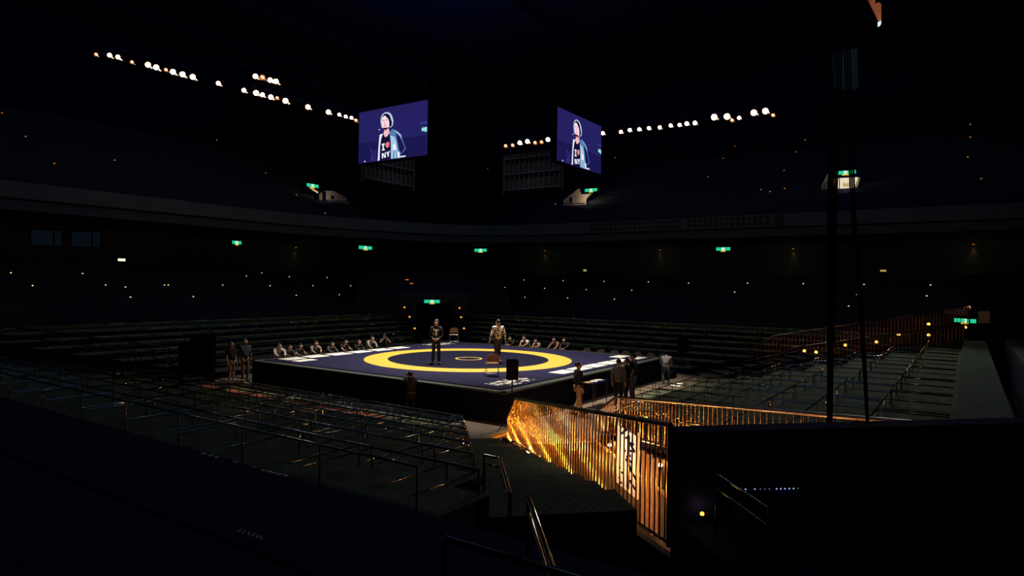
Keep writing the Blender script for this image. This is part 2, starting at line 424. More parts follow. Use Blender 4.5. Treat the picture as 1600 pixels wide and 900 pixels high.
# aisle railings behind the near-left boxes
def long_rail(name, p, q, h, step, label, cat='railing', r=.022, m=None, mid=False, group=None):
    m = m or M_pipe; p, q = Vector(p), Vector(q); root = empty(name, p); tag(root, label, cat, group)
    d = q-p; n = max(1, int(d.length/step)); up = Vector((0, 0, h))
    b = MB(); b.tube(up, d+up, r, m, 8); b.build('top_rail', root)
    if mid: b = MB(); b.tube(up*.5, d+up*.5, r*.7, m, 6); b.build('middle_rail', root)
    pb = MB(); pb.tube((0, 0, 0), up, r*.8, m, 6); first = None
    for i in range(n+1):
        if first is None: first = pb.build('post', root)
        else: part('post', first, root, Matrix.Translation(d*(i/n)))
    return root
long_rail('aisle_railing', (-6, -D1-.1, 1.9), (13.4, -D1-.1, 1.9), .5, 1.4, 'dark pipe railing along the cross aisle behind the near-left boxes', r=.014)
long_rail('aisle_railing', (15.2, -19.65, 2.1), (16.4, -19.65, 2.1), .5, 1.2, 'lowest dark pipe railing crossing the bottom of the view')
# stair handrails on the left edge of the near corner aisle
def handrail(pts, label, base=.8, r=.022):
    root = empty('stair_handrail', pts[0]); tag(root, label, 'handrail', None); o0 = Vector(pts[0])
    P = [Vector(p)-o0 for p in pts]
    b = MB(); b.path(P, r, M_pipe); b.build('top_rail', root)
    b = MB(); b.path([p-Vector((0, 0, .12)) for p in P], r*.7, M_pipe); b.build('lower_rail', root)
    b = MB(); b.tube(P[0], P[0]-Vector((0, 0, base)), r, M_pipe); b.build('post', root)
    b = MB(); b.tube(P[-1], P[-1]-Vector((0, 0, base)), r, M_pipe); b.build('post', root)
    return root
def one(x, y, e): return onpl(x, y, EV, e)
handrail([one(757, 711, 19.9), one(781, 716, 20.3), one(797, 772, 22.2)], 'dark stair handrail at the top end of the near-left boxes', .7)
handrail([one(826, 779, 23.4), one(864, 889, 25.2)], 'dark stair handrail closest to the camera beside the corner aisle', .5)
handrail([one(1120, 740, 23.9), one(1200, 793, 24.9)], 'thin sloping handrail in the dark deck right of the golden fence', .5, .008)

# ================================================================== GOLDEN BAR FENCES
def fence(evv, gvv, g, e0, e1, top, bot, nose, label, step=.172, m=None, rm=None, bar_r=.0115):
    m = m or M_brass; rm = rm or M_rail
    P = lambda e, z: evv*e+gvv*g+Vector((0, 0, z))
    root = empty('bar_fence', P(e0, bot(e0))); o0 = Vector(root.location); tag(root, label, 'fence')
    b = MB(); pts = [P(nose[0], nose[1]), P(e0, top(e0))] + [P(e0+(e1-e0)*i/6, top(e0+(e1-e0)*i/6)) for i in range(1, 7)]
    b.path([p-o0 for p in pts], .032, rm); b.build('handrail', root)
    b = MB(); b.path([P(nose[0], max(.05, bot(e0)-.25))-o0, P(e0, bot(e0)+.04)-o0, P(e1, bot(e1)+.04)-o0], .02, rm); b.build('bottom_rail', root)
    b = MB(); b.tube(P(e1, bot(e1))-o0, P(e1, top(e1))-o0, .035, M_rail); b.build('end_post', root)
    n = int((e1-nose[0])/step)
    for i in range(n):
        e = nose[0]+.08+step*i
        if e >= e1-.05: break
        if e < e0: t = (e-nose[0])/(e0-nose[0]); zt_ = nose[1]+(top(e0)-nose[1])*t; zb = max(.05, bot(e0)-.25*(1-t))
        else: zt_, zb = top(e), bot(e)
        b = MB(); b.tube((0, 0, 0), (0, 0, zt_-zb-.02), bar_r, m, 8); o = b.build('bar', root); o.location = P(e, zb+.01)-o0
    return root
fence(EV, GV, GA, 12.85, 22.0, ftop, fbot, (11.75, .75), 'near golden bar fence rising along the corner stairs in the foreground', step=.150)
fence(EV, GV, GB, 12.9, 23.05, ftop, lambda e: ftop(e)-.98, (11.2, .75), 'second golden bar fence behind the foreground one, edging the near-right boxes')
def r_top(e): return 2.0+.14*(e-14.6)
def r_bot(e): return r_top(e)-.95
M_dkbr = mat('dim_brass_bar', (.30, .13, .05), .3, 1, var=.2)
fence(E2, G2, .1, 14.6, 25.5, r_top, r_bot, (13.1, 1.25), 'long bar fence at the right corner entrance, the far one of two', m=M_dkbr, bar_r=.013, step=.2)
fence(E2, G2, 2.8, 13.9, 22.5, lambda e: 1.72+.12*(e-13.9), lambda e: .9+.12*(e-13.9), (12.2, .95), 'bar fence at the right corner entrance, the nearer one of two', m=M_dkbr, bar_r=.013, step=.2)
EL, GL = Vector((-1, -1, 0))/S2, Vector((1, -1, 0))/S2
fence(EL, GL, 1.2, 12.85, 19.5, ftop, fbot, (11.2, .75), 'unlit dark bar fence at the left corner, the one closer to the camera', m=M_rail, step=.22)
fence(EL, GL, -1.3, 12.85, 19.5, ftop, fbot, (11.2, .75), 'unlit dark bar fence at the left corner, the one behind', m=M_rail, step=.22)

# lamps inside the vomitories ----------------------------------------------------------------
M_hot = emit('lamp_glow', (1, .62, .25), 9)
M_amb = emit('amber_glow', (1, .38, .06), 2.5)
def bulkhead(p, power, label, group, col=(1, .42, .12), m=None, r=.07, name='bulkhead_lamp'):
    root = empty(name, p); tag(root, label, 'lamp', group)
    b = MB(); b.tube((0, 0, -.06), (0, 0, 0), r*1.15, M_dark, 12); b.build('base', root)
    b = MB(); b.ball((0, 0, r*.6), r, m or M_hot, 12, 8); b.build('glass_dome', root)
    if power:
        l = lamp('lamp_light', 'POINT', (0, 0, r*2.2+.02), power, col, shadow_soft_size=.05); l.parent = root
    return root
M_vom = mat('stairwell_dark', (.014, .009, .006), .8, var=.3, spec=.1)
LAMPS = [(12.3, .12, .05, 60), (13.6, -.22, None, 38), (15.2, -.22, None, 42), (16.8, -.22, None, 45), (18.4, -.22, None, 45), (20.2, -.22, None, 34),
         (12.8, 2.08, None, 70), (14.4, 2.08, None, 85), (16.0, 2.08, None, 90), (17.8, 2.08, None, 90), (19.6, 2.08, None, 80), (21.3, 2.08, None, 55)]
for i, (e, g, z, pw) in enumerate(LAMPS):
    z = fbot(e)-.16 if z is None else z
    bulkhead(EG(e, g, z), pw, 'warm glowing stairwell lamp %s fence, %s from the stage end' % ('behind the front golden' if i < 6 else 'below the second golden', ORD[i if i < 6 else i-6]), 'stairwell lamps', r=.045)
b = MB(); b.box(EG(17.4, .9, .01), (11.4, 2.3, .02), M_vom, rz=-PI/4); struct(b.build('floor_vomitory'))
for i, (x, y, g, pw) in enumerate([(1257, 550, 1.6, 3), (1275, 552, 1.8, 4), (1321, 541, 1.0, 3), (1369, 536, 1.2, 4), (1404, 524, 1.2, 3), (1451, 525, .8, 2), (1451, 508, .8, 1), (1508, 513, 2.2, 1)]):
    p = onpl(x, y, G2, g)
    bulkhead(p, pw, 'amber lamp in the right corner entrance, %s from the left' % ORD[i], 'right entrance lamps', m=M_amb, r=.075)
# amber step light and the glow in the black deck
p = onz(1097, 805, 2.2)
bulkhead(p, .5, 'small amber step light alone in the dark deck, lower right', None, col=(1, .5, .12), m=M_amb, r=.02, name='step_light')


# ================================================================== HANGING VIDEO SCREENS
PW = {  # performer picture, pixel outline of the left screen (103..967 wide)
}
def uvp(x, y):
    u = (x-100)/867.0; t = 218-143*u; bt = 858-88*u
    return u, 1-(y-t)/(bt-t)
PIC = [
 ('sc_low', rgb(27, 24, 80), [(100, 600), (967, 520), (967, 770), (100, 856)]),
 ('sc_mid', rgb(40, 36, 104), [(262, 700), (340, 690), (340, 828), (262, 838)]),
 ('sc_streak', rgb(48, 60, 150), [(880, 365), (965, 345), (965, 372), (885, 380)]),
 ('sc_sign', rgb(150, 225, 235), [(903, 428), (965, 418), (965, 478), (945, 482), (940, 470), (903, 470)]),
 ('sc_pale', rgb(186, 204, 232), [(388, 330), (392, 285), (408, 245), (440, 220), (480, 214), (515, 232), (540, 270), (555, 335), (546, 385), (525, 410), (500, 408), (420, 420), (400, 400)]),
 ('sc_dark', rgb(16, 10, 38), [(400, 300), (412, 262), (440, 235), (480, 235), (508, 262), (524, 310), (538, 350), (528, 398), (505, 402), (440, 400), (404, 380)]),
 ('sc_face', rgb(252, 218, 226), [(405, 292), (428, 262), (452, 262), (476, 290), (494, 312), (502, 350), (502, 395), (480, 412), (440, 416), (415, 408), (403, 350)]),
 ('sc_neck', rgb(240, 190, 196), [(440, 430), (480, 425), (498, 425), (508, 480), (475, 525), (448, 530), (430, 490)]),
 ('sc_dark', rgb(16, 10, 38), [(422, 414), (480, 410), (470, 434), (436, 438)]),
 ('sc_red', rgb(215, 90, 90), [(440, 440), (478, 432), (476, 446), (446, 452)]),
 ('sc_dark', rgb(16, 10, 38), [(414, 318), (438, 314), (438, 321), (415, 325)]),
 ('sc_dark', rgb(16, 10, 38), [(456, 312), (480, 314), (480, 321), (457, 320)]),
 ('sc_red', rgb(215, 90, 90), [(428, 384), (468, 380), (460, 392), (434, 394)]),
 ('sc_red2', rgb(225, 160, 170), [(438, 335), (446, 334), (452, 366), (436, 368)]),
 ('sc_white', rgb(236, 238, 250), [(368, 432), (385, 430), (385, 441), (368, 442)]),
 ('sc_shirt', rgb(22, 14, 52), [(398, 548), (430, 500), (448, 532), (475, 527), (508, 482), (528, 560), (528, 812), (408, 824), (396, 640)]),
 ('sc_white', rgb(236, 238, 250), [(382, 500), (402, 492), (426, 488), (404, 540), (388, 640), (384, 822), (360, 832), (366, 700), (372, 600)]),
 ('sc_jack', rgb(84, 122, 176), [(508, 470), (545, 430), (600, 455), (655, 505), (668, 560), (690, 620), (716, 682), (705, 700), (660, 750), (640, 770), (655, 800), (530, 812), (524, 600)]),
 ('sc_light', rgb(168, 204, 226), [(518, 510), (572, 530), (598, 590), (610, 690), (630, 740), (646, 798), (532, 808), (528, 600)]),
 ('sc_sleeve', rgb(28, 22, 78), [(588, 478), (640, 530), (668, 590), (706, 678), (662, 745), (632, 700), (612, 600)]),
 ('sc_light', rgb(168, 204, 226), [(560, 445), (612, 470), (655, 512), (662, 560), (640, 520), (600, 480)]),
 ('sc_jack', rgb(84, 122, 176), [(560, 700), (572, 700), (575, 805), (558, 806)]),
 ('sc_jack', rgb(84, 122, 176), [(590, 705), (602, 712), (612, 800), (600, 802)]),
 ('sc_white', rgb(236, 238, 250), [(552, 628), (582, 618), (602, 688), (556, 702)]),
 ('sc_white', rgb(236, 238, 250), [(650, 778), (715, 772), (718, 786), (655, 796)]),
 ('sc_white', rgb(236, 238, 250), [(610, 728), (636, 722), (648, 790), (626, 800)]),
 # lettering on the shirt: I, heart, N Y
 ('sc_white', rgb(236, 238, 250), [(410, 618), (450, 610), (450, 628), (439, 631), (441, 682), (453, 684), (453, 698), (413, 705), (413, 690), (424, 686), (422, 635), (410, 637)]),
 ('sc_heart', rgb(240, 118, 124), [(457, 625), (466, 606), (480, 604), (484, 598), (497, 590), (508, 598), (511, 618), (508, 645), (490, 670), (466, 658)]),
 ('sc_white', rgb(236, 238, 250), [(414, 738), (432, 733), (452, 768), (452, 728), (466, 724), (468, 790), (450, 795), (432, 762), (432, 800), (418, 803)]),
 ('sc_white', rgb(236, 238, 250), [(472, 722), (488, 716), (496, 738), (504, 711), (520, 706), (504, 752), (506, 780), (490, 784), (488, 758)]),
]
def circ_poly(cx, cy, r): return [(cx+r*math.cos(2*PI*i/10), cy+r*math.sin(2*PI*i/10)) for i in range(10)]
PIC += [('sc_white', 0, circ_poly(190, 834, 9)), ('sc_jack', 0, circ_poly(283, 800, 6)), ('sc_jack', 0, circ_poly(267, 692, 5))]
M_backf = mat('screen_back', (.005, .006, .014), .9, var=.2, spec=.04)
def video_screen(loc, rz, label, w=3.53, h=1.97, picture=True):
    root = empty('video_screen', loc, rz); tag(root, label, 'screen', None)    # local: faces -Y, x right, z up, origin bottom centre
    b = MB(); b.box((0, .16, h/2), (w+.08, .28, h+.08), M_coal, bev=.02); b.build('housing', root)
    b = MB()
    for i in range(12): b.box((-w/2+.15+(w-.3)*i/11, .33, h/2), (.05, .06, h*.92), M_backf)
    for j in range(3): b.box((0, .34, .2+(h-.4)*j/2), (w*.95, .08, .06), M_backf)
    b.build('back_frame', root)
    if picture:
        b = MB(); b.box((0, .012, h/2), (w, .02, h), emit('sc_bg', rgb(37, 33, 96), 1))
        for i, (mn, c, poly) in enumerate(PIC):
            m = emit(mn, c, 1) if c else emit(mn, None, 1)
            vs = []
            for x, y in poly:
                u, v = uvp(x, y); vs.append(((u-.5)*w, -.0005-.0006*i, v*h))
            b.add(vs, [tuple(range(len(vs)))], m)
        b.build('display', root)
    b = MB()
    for s in (-1, 1): b.tube((s*w*.4, .2, h), (s*w*.4, .2, 23.3-loc[2]), .015, M_black, 6)
    b.build('suspension_cable', root)
    return root
video_screen((.14, -5.05, 8.89), 0, 'lit video screen on the left showing a performer in a printed t-shirt and jacket')
video_screen((5.42, -.04, 8.89), PI/2, 'lit video screen on the right, narrower in view, showing the same performer')
video_screen((0, 5.2, 8.89), PI, 'dark back of the hanging screen seen left of the right-hand lit screen', picture=False)
video_screen((-5.3, 0, 8.89), -PI/2, 'dark back of the hanging screen seen below the left-hand lit screen', picture=False)

# ================================================================== CATWALK LIGHTS
M_lens = emit('spot_lens', (1.0, .90, .76), 42)
M_ring = emit('lens_fringe', (1, .30, .05), .8)
M_flap = mat('barn_door', (.35, .22, .12), .5, var=.2)
def truss(name, p, q, label, s=.35):
    p, q = Vector(p), Vector(q); root = empty(name, p); tag(root, label, 'truss'); d = q-p; L = d.length; t = d.normalized(); up = Vector((0, 0, 1)); sd = t.cross(up).normalized()
    b = MB()
    for a, c in ((0, 0), (s, 0), (0, s), (s, s)): b.tube(sd*a+up*c, d+sd*a+up*c, .03, M_black, 6)
    b.build('chord', root)
    b = MB(); n = int(L/1.0)
    for i in range(n):
        a = t*(L*i/n); c = t*(L*(i+1)/n)
        b.tube(a, c+up*s, .015, M_black, 5); b.tube(a+sd*s, c+sd*s+up*s, .015, M_black, 5); b.tube(a, a+sd*s, .015, M_black, 5)
    b.build('brace', root)
    for i in range(0, n+1, 6):
        b = MB(); b.tube(t*(L*i/n)+up*s, t*(L*i/n)+up*(23.3-p.z), .02, M_black, 5); b.build('hanger', root)
LZ = 15.76
truss('lighting_truss', (-18.6, -12, LZ+.35), (-18.2, 13, LZ+.35), 'black truss on the left carrying the long row of bright spotlights')
truss('lighting_truss', (-15.4, -3, LZ+.35), (-15.2, 4, LZ+.35), 'short black truss carrying the four spotlights above the left row')
truss('lighting_truss', (-14.5, 22.2, LZ+.35), (14.5, 22.2, LZ+.35), 'black truss on the right carrying the row of spotlights behind the right screen')
def spotlight(p, r, bright, label, group, idx=0):
    root = empty('spotlight', p); tag(root, label, 'spotlight', group)
    tgt = CAM*.35 + Vector((0, 0, 1))*.65; d = (tgt-p).normalized()
    root.rotation_euler = d.to_track_quat('-Y', 'Z').to_euler()
    b = MB(); b.tube((0, 0, 0), (0, .45, 0), r*1.15, M_black, 14, r2=r*.8); b.build('housing', root)
    b = MB(); b.tube((0, -.012, 0), (0, -.002, 0), r*1.12, M_ring, 18); b.build('lens_rim', root)
    b = MB(); rr = r*(.92 if bright > .6 else .55)
    if bright > .6: b.tube((0, -.03, 0), (0, -.02, 0), rr, M_lens, 18)
    else: b.box((0, -.03, r*.2), (rr*1.9, .02, rr*.75), M_lens, ry=.5)
    b.build('lens', root)
    b = MB(); b.prism([(r*.9, -.02, -r*1.25), (r*1.9, -.05, -r*1.5), (r*1.8, -.25, -r*.6), (r*.95, -.02, -r*.2)], (0, .01, 0), M_flap); b.build('barn_door', root)
    b = MB(); b.tube((-r*1.25, .2, 0), (-r*1.25, .2, r*2.2), .02, M_black, 5); b.tube((r*1.25, .2, 0), (r*1.25, .2, r*2.2), .02, M_black, 5); b.tube((-r*1.25, .2, r*2.2), (r*1.25, .2, r*2.2), .02, M_black, 5); b.build('yoke', root)
LL = [(150, 85, .3), (171, 86, .8), (184, 89, .8), (206, 97, .2), (231, 101, 1), (244, 105, 1), (259, 109, .5), (270, 112, 1), (285, 116, 1), (301, 120, 1), (341, 130, .8), (381, 141, .8), (400, 145, 1), (410, 148, .8), (423, 151.5, .9), (433, 153, .3), (446, 157.5, 1), (481, 167, .9), (513, 175, .9), (530, 179, .7), (540, 182, .7), (549, 184, .7), (556, 188, .3)]
LU = [(399, 119, 1), (410, 121, .4), (422, 125, .9), (431, 127, .9)]
LR = [(790, 228, .3), (801, 227, .3), (812, 223, .9), (824, 221, .9), (836, 223, .3), (846, 222, .3), (856, 218, .9), (868, 217, 1), (942, 208, .8), (970, 206, .8), (984, 203, .8), (999, 202, .8), (1014, 200, .8), (1031, 199, .8), (1048, 196, .8), (1062, 195, .8), (1073, 193, .9), (1086, 192, .9), (1116, 183, 1.1), (1136, 182, 1.25), (1144, 188, .4), (1155, 184, .8), (1178, 176, 1.1), (1196, 173.5, 1.1), (1208, 180, .3)]
for i, (x, y, s) in enumerate(LL):
    p = onx(x, y, -18.2); dd = (p-CAM).dot(FW)
    spotlight(p, (4.1 if s > .75 else 3.2)*dd/FPX*min(1, max(s, .8)), s, 'bright spotlight on the long left truss, %s from the left' % ORD[i], 'left truss spotlights')
for i, (x, y, s) in enumerate(LU):
    p = onx(x, y, -15.0); dd = (p-CAM).dot(FW)
    spotlight(p, 3.8*dd/FPX, s, 'bright spotlight in the short upper row of four, %s from the left' % ORD[i], 'upper left spotlights')
for i, (x, y, s) in enumerate(LR):
    p = ony(x, y, 22.0); dd = (p-CAM).dot(FW)
    spotlight(p, (3.5 if s < 1.05 else 4.6)*dd/FPX*min(1, max(s, .75)), s, 'bright spotlight on the right truss, %s from the left' % ORD[i], 'right truss spotlights')

# hooded spots added to the right truss for glints on the near-right railings
for i, (x, ty) in enumerate([(9.5, 2), (13.2, 3)]):
    root = empty('glint_spotlight', (x, 22.0, LZ+.1)); tag(root, 'added dark hooded spotlight at the right end of the right truss, %s one' % ('nearer the lit row' if i == 0 else 'outermost'), 'spotlight')
    d = (Vector((14.5, ty, 1.5))-root.location).normalized(); q = d.to_track_quat('-Z', 'Y')
    b = MB(); b.tube(d*.25, d*-.3, .15, M_black, 14, caps=False); b.tube(d*-.3, d*-.31, .15, M_black, 14); b.build('hood', root)
    l = lamp('glint_beam', 'SPOT', d*.2, 1500, (.95, .95, 1), spot_size=math.radians(46), spot_blend=.8, shadow_soft_size=.07); l.parent = root; l.rotation_euler = q.to_euler()
# ================================================================== EXIT SIGNS
M_green = emit('exit_green', rgb(40, 205, 150), 1.0); M_pict = emit('exit_white', rgb(245, 255, 240), 1.1); M_ylw = emit('exit_lamp', rgb(215, 190, 40), 1.0)
def exit_sign(p, w, h, rz, label, lampm=True, rod=.25):
    root = empty('exit_sign', p, rz); tag(root, label, 'exit sign', 'green exit signs')
    b = MB(); b.box((0, .05, 0), (w+.04, .1, h+.04), M_dark, bev=.012); b.build('case', root)
    b = MB(); b.box((0, -.006, 0), (w, .012, h), M_green); b.build('green_face', root)
    k = h*.42; b = MB()      # running figure on a white field
    b.box((0, -.014, 0), (h*.85, .004, h*.92), M_pict)
    for poly in ([(-.25, .1), (.15, .35), (.3, .25), (-.1, -.05)], [(-.05, .0), (.2, -.3), (.3, -.25), (.1, .1)], [(-.1, .0), (-.4, -.35), (-.3, -.4), (.05, -.05)]):
        b.prism([(x*h*.8, -.018, z*h) for x, z in poly], (0, -.002, 0), M_green)
    b.ball((.15*h, -.02, .33*h), .08*h, M_green, 8, 6); b.build('pictogram', root)
    if lampm: b = MB(); b.box((0, -.02, -h/2-.045), (w*.34, .08, .07), M_ylw, bev=.01); b.build('lamp', root)
    if rod:
        b = MB(); b.tube((-w*.3, .05, h/2), (-w*.3, .05, h/2+rod), .01, M_dark, 5); b.tube((w*.3, .05, h/2), (w*.3, .05, h/2+rod), .01, M_dark, 5); b.build('hanger', root)
def sign_at(p, wpx, hpx, rz, label, **kw):
    if 6.5 < p.z < 7.52: kw['rod'] = 7.6-p.z-.06
    dd = (p-CAM).dot(FW); view = math.atan2(CAM.y-p.y, CAM.x-p.x)+PI/2
    f = abs(math.cos(rz-view)); exit_sign(p, wpx*dd/FPX/max(f, .4), hpx*dd/FPX, rz, label, **kw)
sign_at(onpl(675, 471, EV, -21.5), 24, 5, PI/4, 'green exit sign over the far corner entrance behind the performer')
sign_at(ony(751, 391, 22.6), 19, 4.6, 0.15, 'green exit sign under the balcony above the man in the patterned shirt')
sign_at(ony(1130, 389, 22.6), 21, 5, 0, 'green exit sign under the balcony right of the hanging screens')
sign_at(onx(571, 387, -22.3), 20, 5, PI/2, 'green exit sign under the balcony just below the left video screen')
sign_at(onx(370, 379, -22.3), 13, 5, PI/2, 'green exit sign under the balcony on the far left side')
sign_at(onx(488.5, 290, -27.2), 17.5, 4.8, PI/2, 'green exit sign at the balcony exit left of the left video screen', rod=0)
sign_at(ony(923.5, 297, 27.2), 19, 4.6, 0, 'green exit sign at the balcony exit below the right video screen', rod=0)
sign_at(ony(1321, 269.5, 27.2), 29, 5.5, 0, 'green exit sign over the bright balcony exit at upper right', rod=0)
sign_at(onpl(1508, 501, GV, 26.6), 28, 6, -PI/4, 'green exit sign seen through bars at the right corner entrance', rod=0)
# small plain lit signs
def lit_box(p, w, h, rz, m, label, name='sign_lamp'):
    root = empty(name, p, rz); tag(root, label, 'lamp')
    b = MB(); b.box((0, .05, 0), (w*1.15, .1, h*1.3), M_dark, bev=.01); b.build('case', root)
    b = MB(); b.box((0, -.01, 0), (w, .02, h), m, bev=.008); b.build('lit_face', root)
lit_box(onx(190, 406, -24), .42, .15, PI/2, emit('warm_white_sign', rgb(255, 250, 205), 1.3), 'bright cream sign lamp among the dark seats at left')
lit_box(ony(914, 422.5, 26), .30, .16, 0, emit('dim_sign', rgb(170, 150, 80), 1), 'small dim yellowish sign behind the far-right seats')
lit_box(ony(1380, 423, 26), .34, .12, 0, emit('dim_sign', rgb(170, 150, 80), 1), 'small yellowish sign right of the cable bundle')

# ================================================================== STEP LIGHTS
M_step = emit('step_white', rgb(255, 225, 150), 1.3); M_stepo = emit('step_orange', rgb(225, 130, 30), .9)
def dot(p, r, m, label, group):
    o_ = empty('step_light', p); tag(o_, label, 'light', group)
    b = MB(); b.box((0, 0, -.01), (r*2.6, r*2.6, .03), M_dark, bev=.008); b.build('base', o_)
    b = MB(); b.ball((0, 0, r*.4), r, m, 8, 6); b.build('lens', o_)
def rake_pt(x, y, n, off, slope, d0, z0):      # first meeting of the line of sight with the stepped seating
    d = ray(x, y); n = Vector(n); up_ = slope == UR; t = 20.0
    while t < 95:
        p = CAM + d*t; q = p.dot(n)
        if up_:
            i = int((q-21.9)//.85); top = UZ+UR*.85*i+.2 if 0 <= i < 18 else -1
        else:
            i = int((q-Y0)//RR); top = 2.1+RH*i if 0 <= i < RN else -1
        if top > 0 and p.z <= top: return CAM + d*(t-.015)
        if max(abs(p.x), abs(p.y)) > 37.79: return CAM + d*(t-.015)
        t += .02
    return CAM + d*45
rear = [(17, 427), (51, 447), (93, 410), (129, 428), (165, 446), (196, 449), (204, 465), (257, 446), (263, 446), (302, 464), (348, 446), (385, 432), (409, 427), (422, 447), (452, 433), (475, 421), (463, 462), (489, 447), (511, 434), (530, 461), (548, 447), (564, 434), (588, 460)]
rear_r = [(756, 462), (763, 437), (789, 450), (792, 426), (819, 438), (820, 465), (846, 427), (851, 451), (880, 439), (887, 466), (906, 427), (916, 453), (944, 440), (960, 468), (969, 427), (987, 454), (1013, 441), (1036, 428), (1076, 443), (1185, 428), (1168, 443), (1148, 457), (1269, 429), (1255, 444), (1360, 430), (1350, 445), (1339, 461), (1326, 479), (1460, 430), (1454, 446), (1448, 463)]
for (x, y) in rear:
    p = rake_pt(x, y, (-1, 0, 0), .1, RH/RR, Y0, 2.05); 
    dot(p, .045, M_step, 'tiny warm aisle light among the dark seats under the left balcony', 'left aisle lights')
for (x, y) in rear_r:
    p = rake_pt(x, y, (0, 1, 0), .1, RH/RR, Y0, 2.05)
    dot(p, .045, M_step, 'tiny warm aisle light among the dark seats under the right balcony', 'right aisle lights')
for (x, y) in [(1568, 431), (1569, 448), (1565, 500)]:
    p = ony(x, y, 24.6); dot(p, .05, M_step, 'tiny warm aisle light near the right edge of the view', 'right edge aisle lights')
for (x, y) in [(3, 177), (40, 214), (85, 256), (179, 251), (126, 294), (339, 219), (415, 271), (463, 305), (508, 334)]:
    p = rake_pt(x, y, (-1, 0, 0), .12, UR, 21.9, UZ+.3)
    dot(p, .05, M_stepo, 'tiny amber step light in the left balcony seating', 'left balcony lights')
for (x, y) in [(762, 264), (961, 247), (1130, 248), (1106, 277), (1148, 229), (1258, 219), (1244, 238), (1225, 267), (1226, 295), (1203, 300), (1189, 297), (868, 319), (1516, 195), (1516, 215), (1512, 246), (1533, 280)]:
    p = rake_pt(x, y, (0, 1, 0), .12, UR, 21.9, UZ+.3)
    dot(p, .05, M_stepo, 'tiny amber step light in the right balcony seating', 'right balcony lights')
for i, (x, y, e) in enumerate([(632, 481, -20), (640, 496, -17.5), (648, 514, -14.5), (718, 482, -20), (720.5, 496.5, -17.5), (725, 514, -14.5)]):
    p = onpl(x, y, EV, e); dot(p, .072, emit('stair_orange', rgb(255, 170, 50), 1.2), 'orange stair light at the far corner entrance, %s one on its %s side' % (('upper', 'middle', 'lower')[i % 3], 'left' if i < 3 else 'right'), 'far entrance stair lights')
for i, (x, y) in enumerate([(636, 437), (643, 443), (644.5, 448)]):
    p = onpl(x, y, EV, -24.2-.8*i); lit_box(p, .26, .06, PI/4, emit('red_orange', rgb(235, 110, 40), 1), 'small orange glow on the seats above the far entrance, %s of three' % ORD[i], 'step_marker')
# ================================================================== BALCONY EXITS (lit alcoves)
M_alc = mat('alcove_wall', (.62, .52, .42), .8, var=.12, scale=2)
def alcove(pts, pl, v, depth, label, power, lpx, col=(1, .78, .55), posts=(), rail=None, extra=()):
    F = (lambda x, y, dd=0: onx(x, y, v-dd)) if pl == 'x' else (lambda x, y, dd=0: ony(x, y, v+dd))
    root = empty('balcony_exit', F(*pts[0])); o0 = Vector(root.location); tag(root, label, 'balcony exit')
    b = MB(); off = Vector((-.12, 0, 0)) if pl == 'x' else Vector((0, .12, 0))
    b.prism([F(x, y)-o0 for x, y in pts], off, M_alc); b.build('lit_wall', root)
    for k, q in enumerate(extra):
        b = MB(); b.prism([F(x, y)-o0-off*(.2+.1*k) for x, y in q[0]], off*.1, q[1]); b.build('wall_panel', root)
    if rail:
        b = MB(); b.tube(F(*rail[0])-o0-off*2, F(*rail[1])-o0-off*2, .035, M_black, 6)
        for x in posts: 
            y = rail[0][1]+(rail[1][1]-rail[0][1])*(x-rail[0][0])/(rail[1][0]-rail[0][0])
            b.tube(F(x, y)-o0-off*2, F(x, y+3.4)-o0-off*2, .03, M_black, 6)
        b.build('guard_rail', root)
    l = lamp('exit_light', 'POINT', F(*lpx)-o0-off*6, power, col, shadow_soft_size=.1); l.parent = root
alcove([(880, 321), (880, 313.5), (897, 300), (905, 294), (908, 303.5), (925, 302), (916, 311), (916, 321)], 'y', 27.5, 2, 'half-lit pale balcony exit wall below the right video screen', 16, (917, 311), rail=((880, 319.2), (916, 318.2)), posts=(897, 913), extra=[([(906, 304.5), (923, 303), (916, 311), (916, 320), (906, 320)], M_alc), ([(890, 308), (894, 308), (894, 317), (890, 317)], M_dark)])
alcove([(499, 313), (499, 304), (505, 298), (521, 298), (540, 308), (546, 319), (520, 317), (500, 315)], 'x', -27.5, 2, 'dimly lit pale balcony exit wall left of the left video screen', 5, (508, 308), rail=((500, 312), (542, 315.5)), posts=(507,), extra=[([(517, 306), (522, 306), (522, 311), (517, 311)], M_dark), ([(503.5, 299), (509, 299), (509, 316), (504, 315)], M_black)])
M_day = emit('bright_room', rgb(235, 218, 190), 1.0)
alcove([(1283, 302), (1283, 291), (1294, 270), (1340, 266), (1345, 277), (1337, 300)], 'y', 27.5, 2, 'bright balcony exit opening at upper right behind hanging cables', 14, (1322, 288), rail=((1283, 297), (1337, 295.5)), posts=(1286, 1310, 1327),
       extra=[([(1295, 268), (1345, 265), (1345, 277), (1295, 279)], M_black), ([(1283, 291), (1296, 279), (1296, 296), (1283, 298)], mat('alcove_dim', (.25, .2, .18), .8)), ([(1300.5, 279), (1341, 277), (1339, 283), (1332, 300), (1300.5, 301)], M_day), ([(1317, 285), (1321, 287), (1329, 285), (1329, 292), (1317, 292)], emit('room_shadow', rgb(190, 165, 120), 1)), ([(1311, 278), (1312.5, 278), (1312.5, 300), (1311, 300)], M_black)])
b = MB(); b.prism([ony(x, y, 27.3) for x, y in [(1334, 306), (1339, 306), (1337.5, 312), (1335, 312)]], (0, .1, 0), M_day); tag(b.build('light_panel'), 'small white light panel just below the bright balcony exit at upper right', 'light')
b = MB(); b.prism([onx(x, y, -27.2) for x, y in [(482, 292), (486, 293), (497, 300), (496, 302), (488, 297)]], (.05, 0, 0), emit('stair_edge', rgb(200, 170, 110), 1)); tag(b.build('lit_handrail'), 'lit yellowish stair edge under the exit sign left of the left video screen', 'handrail')

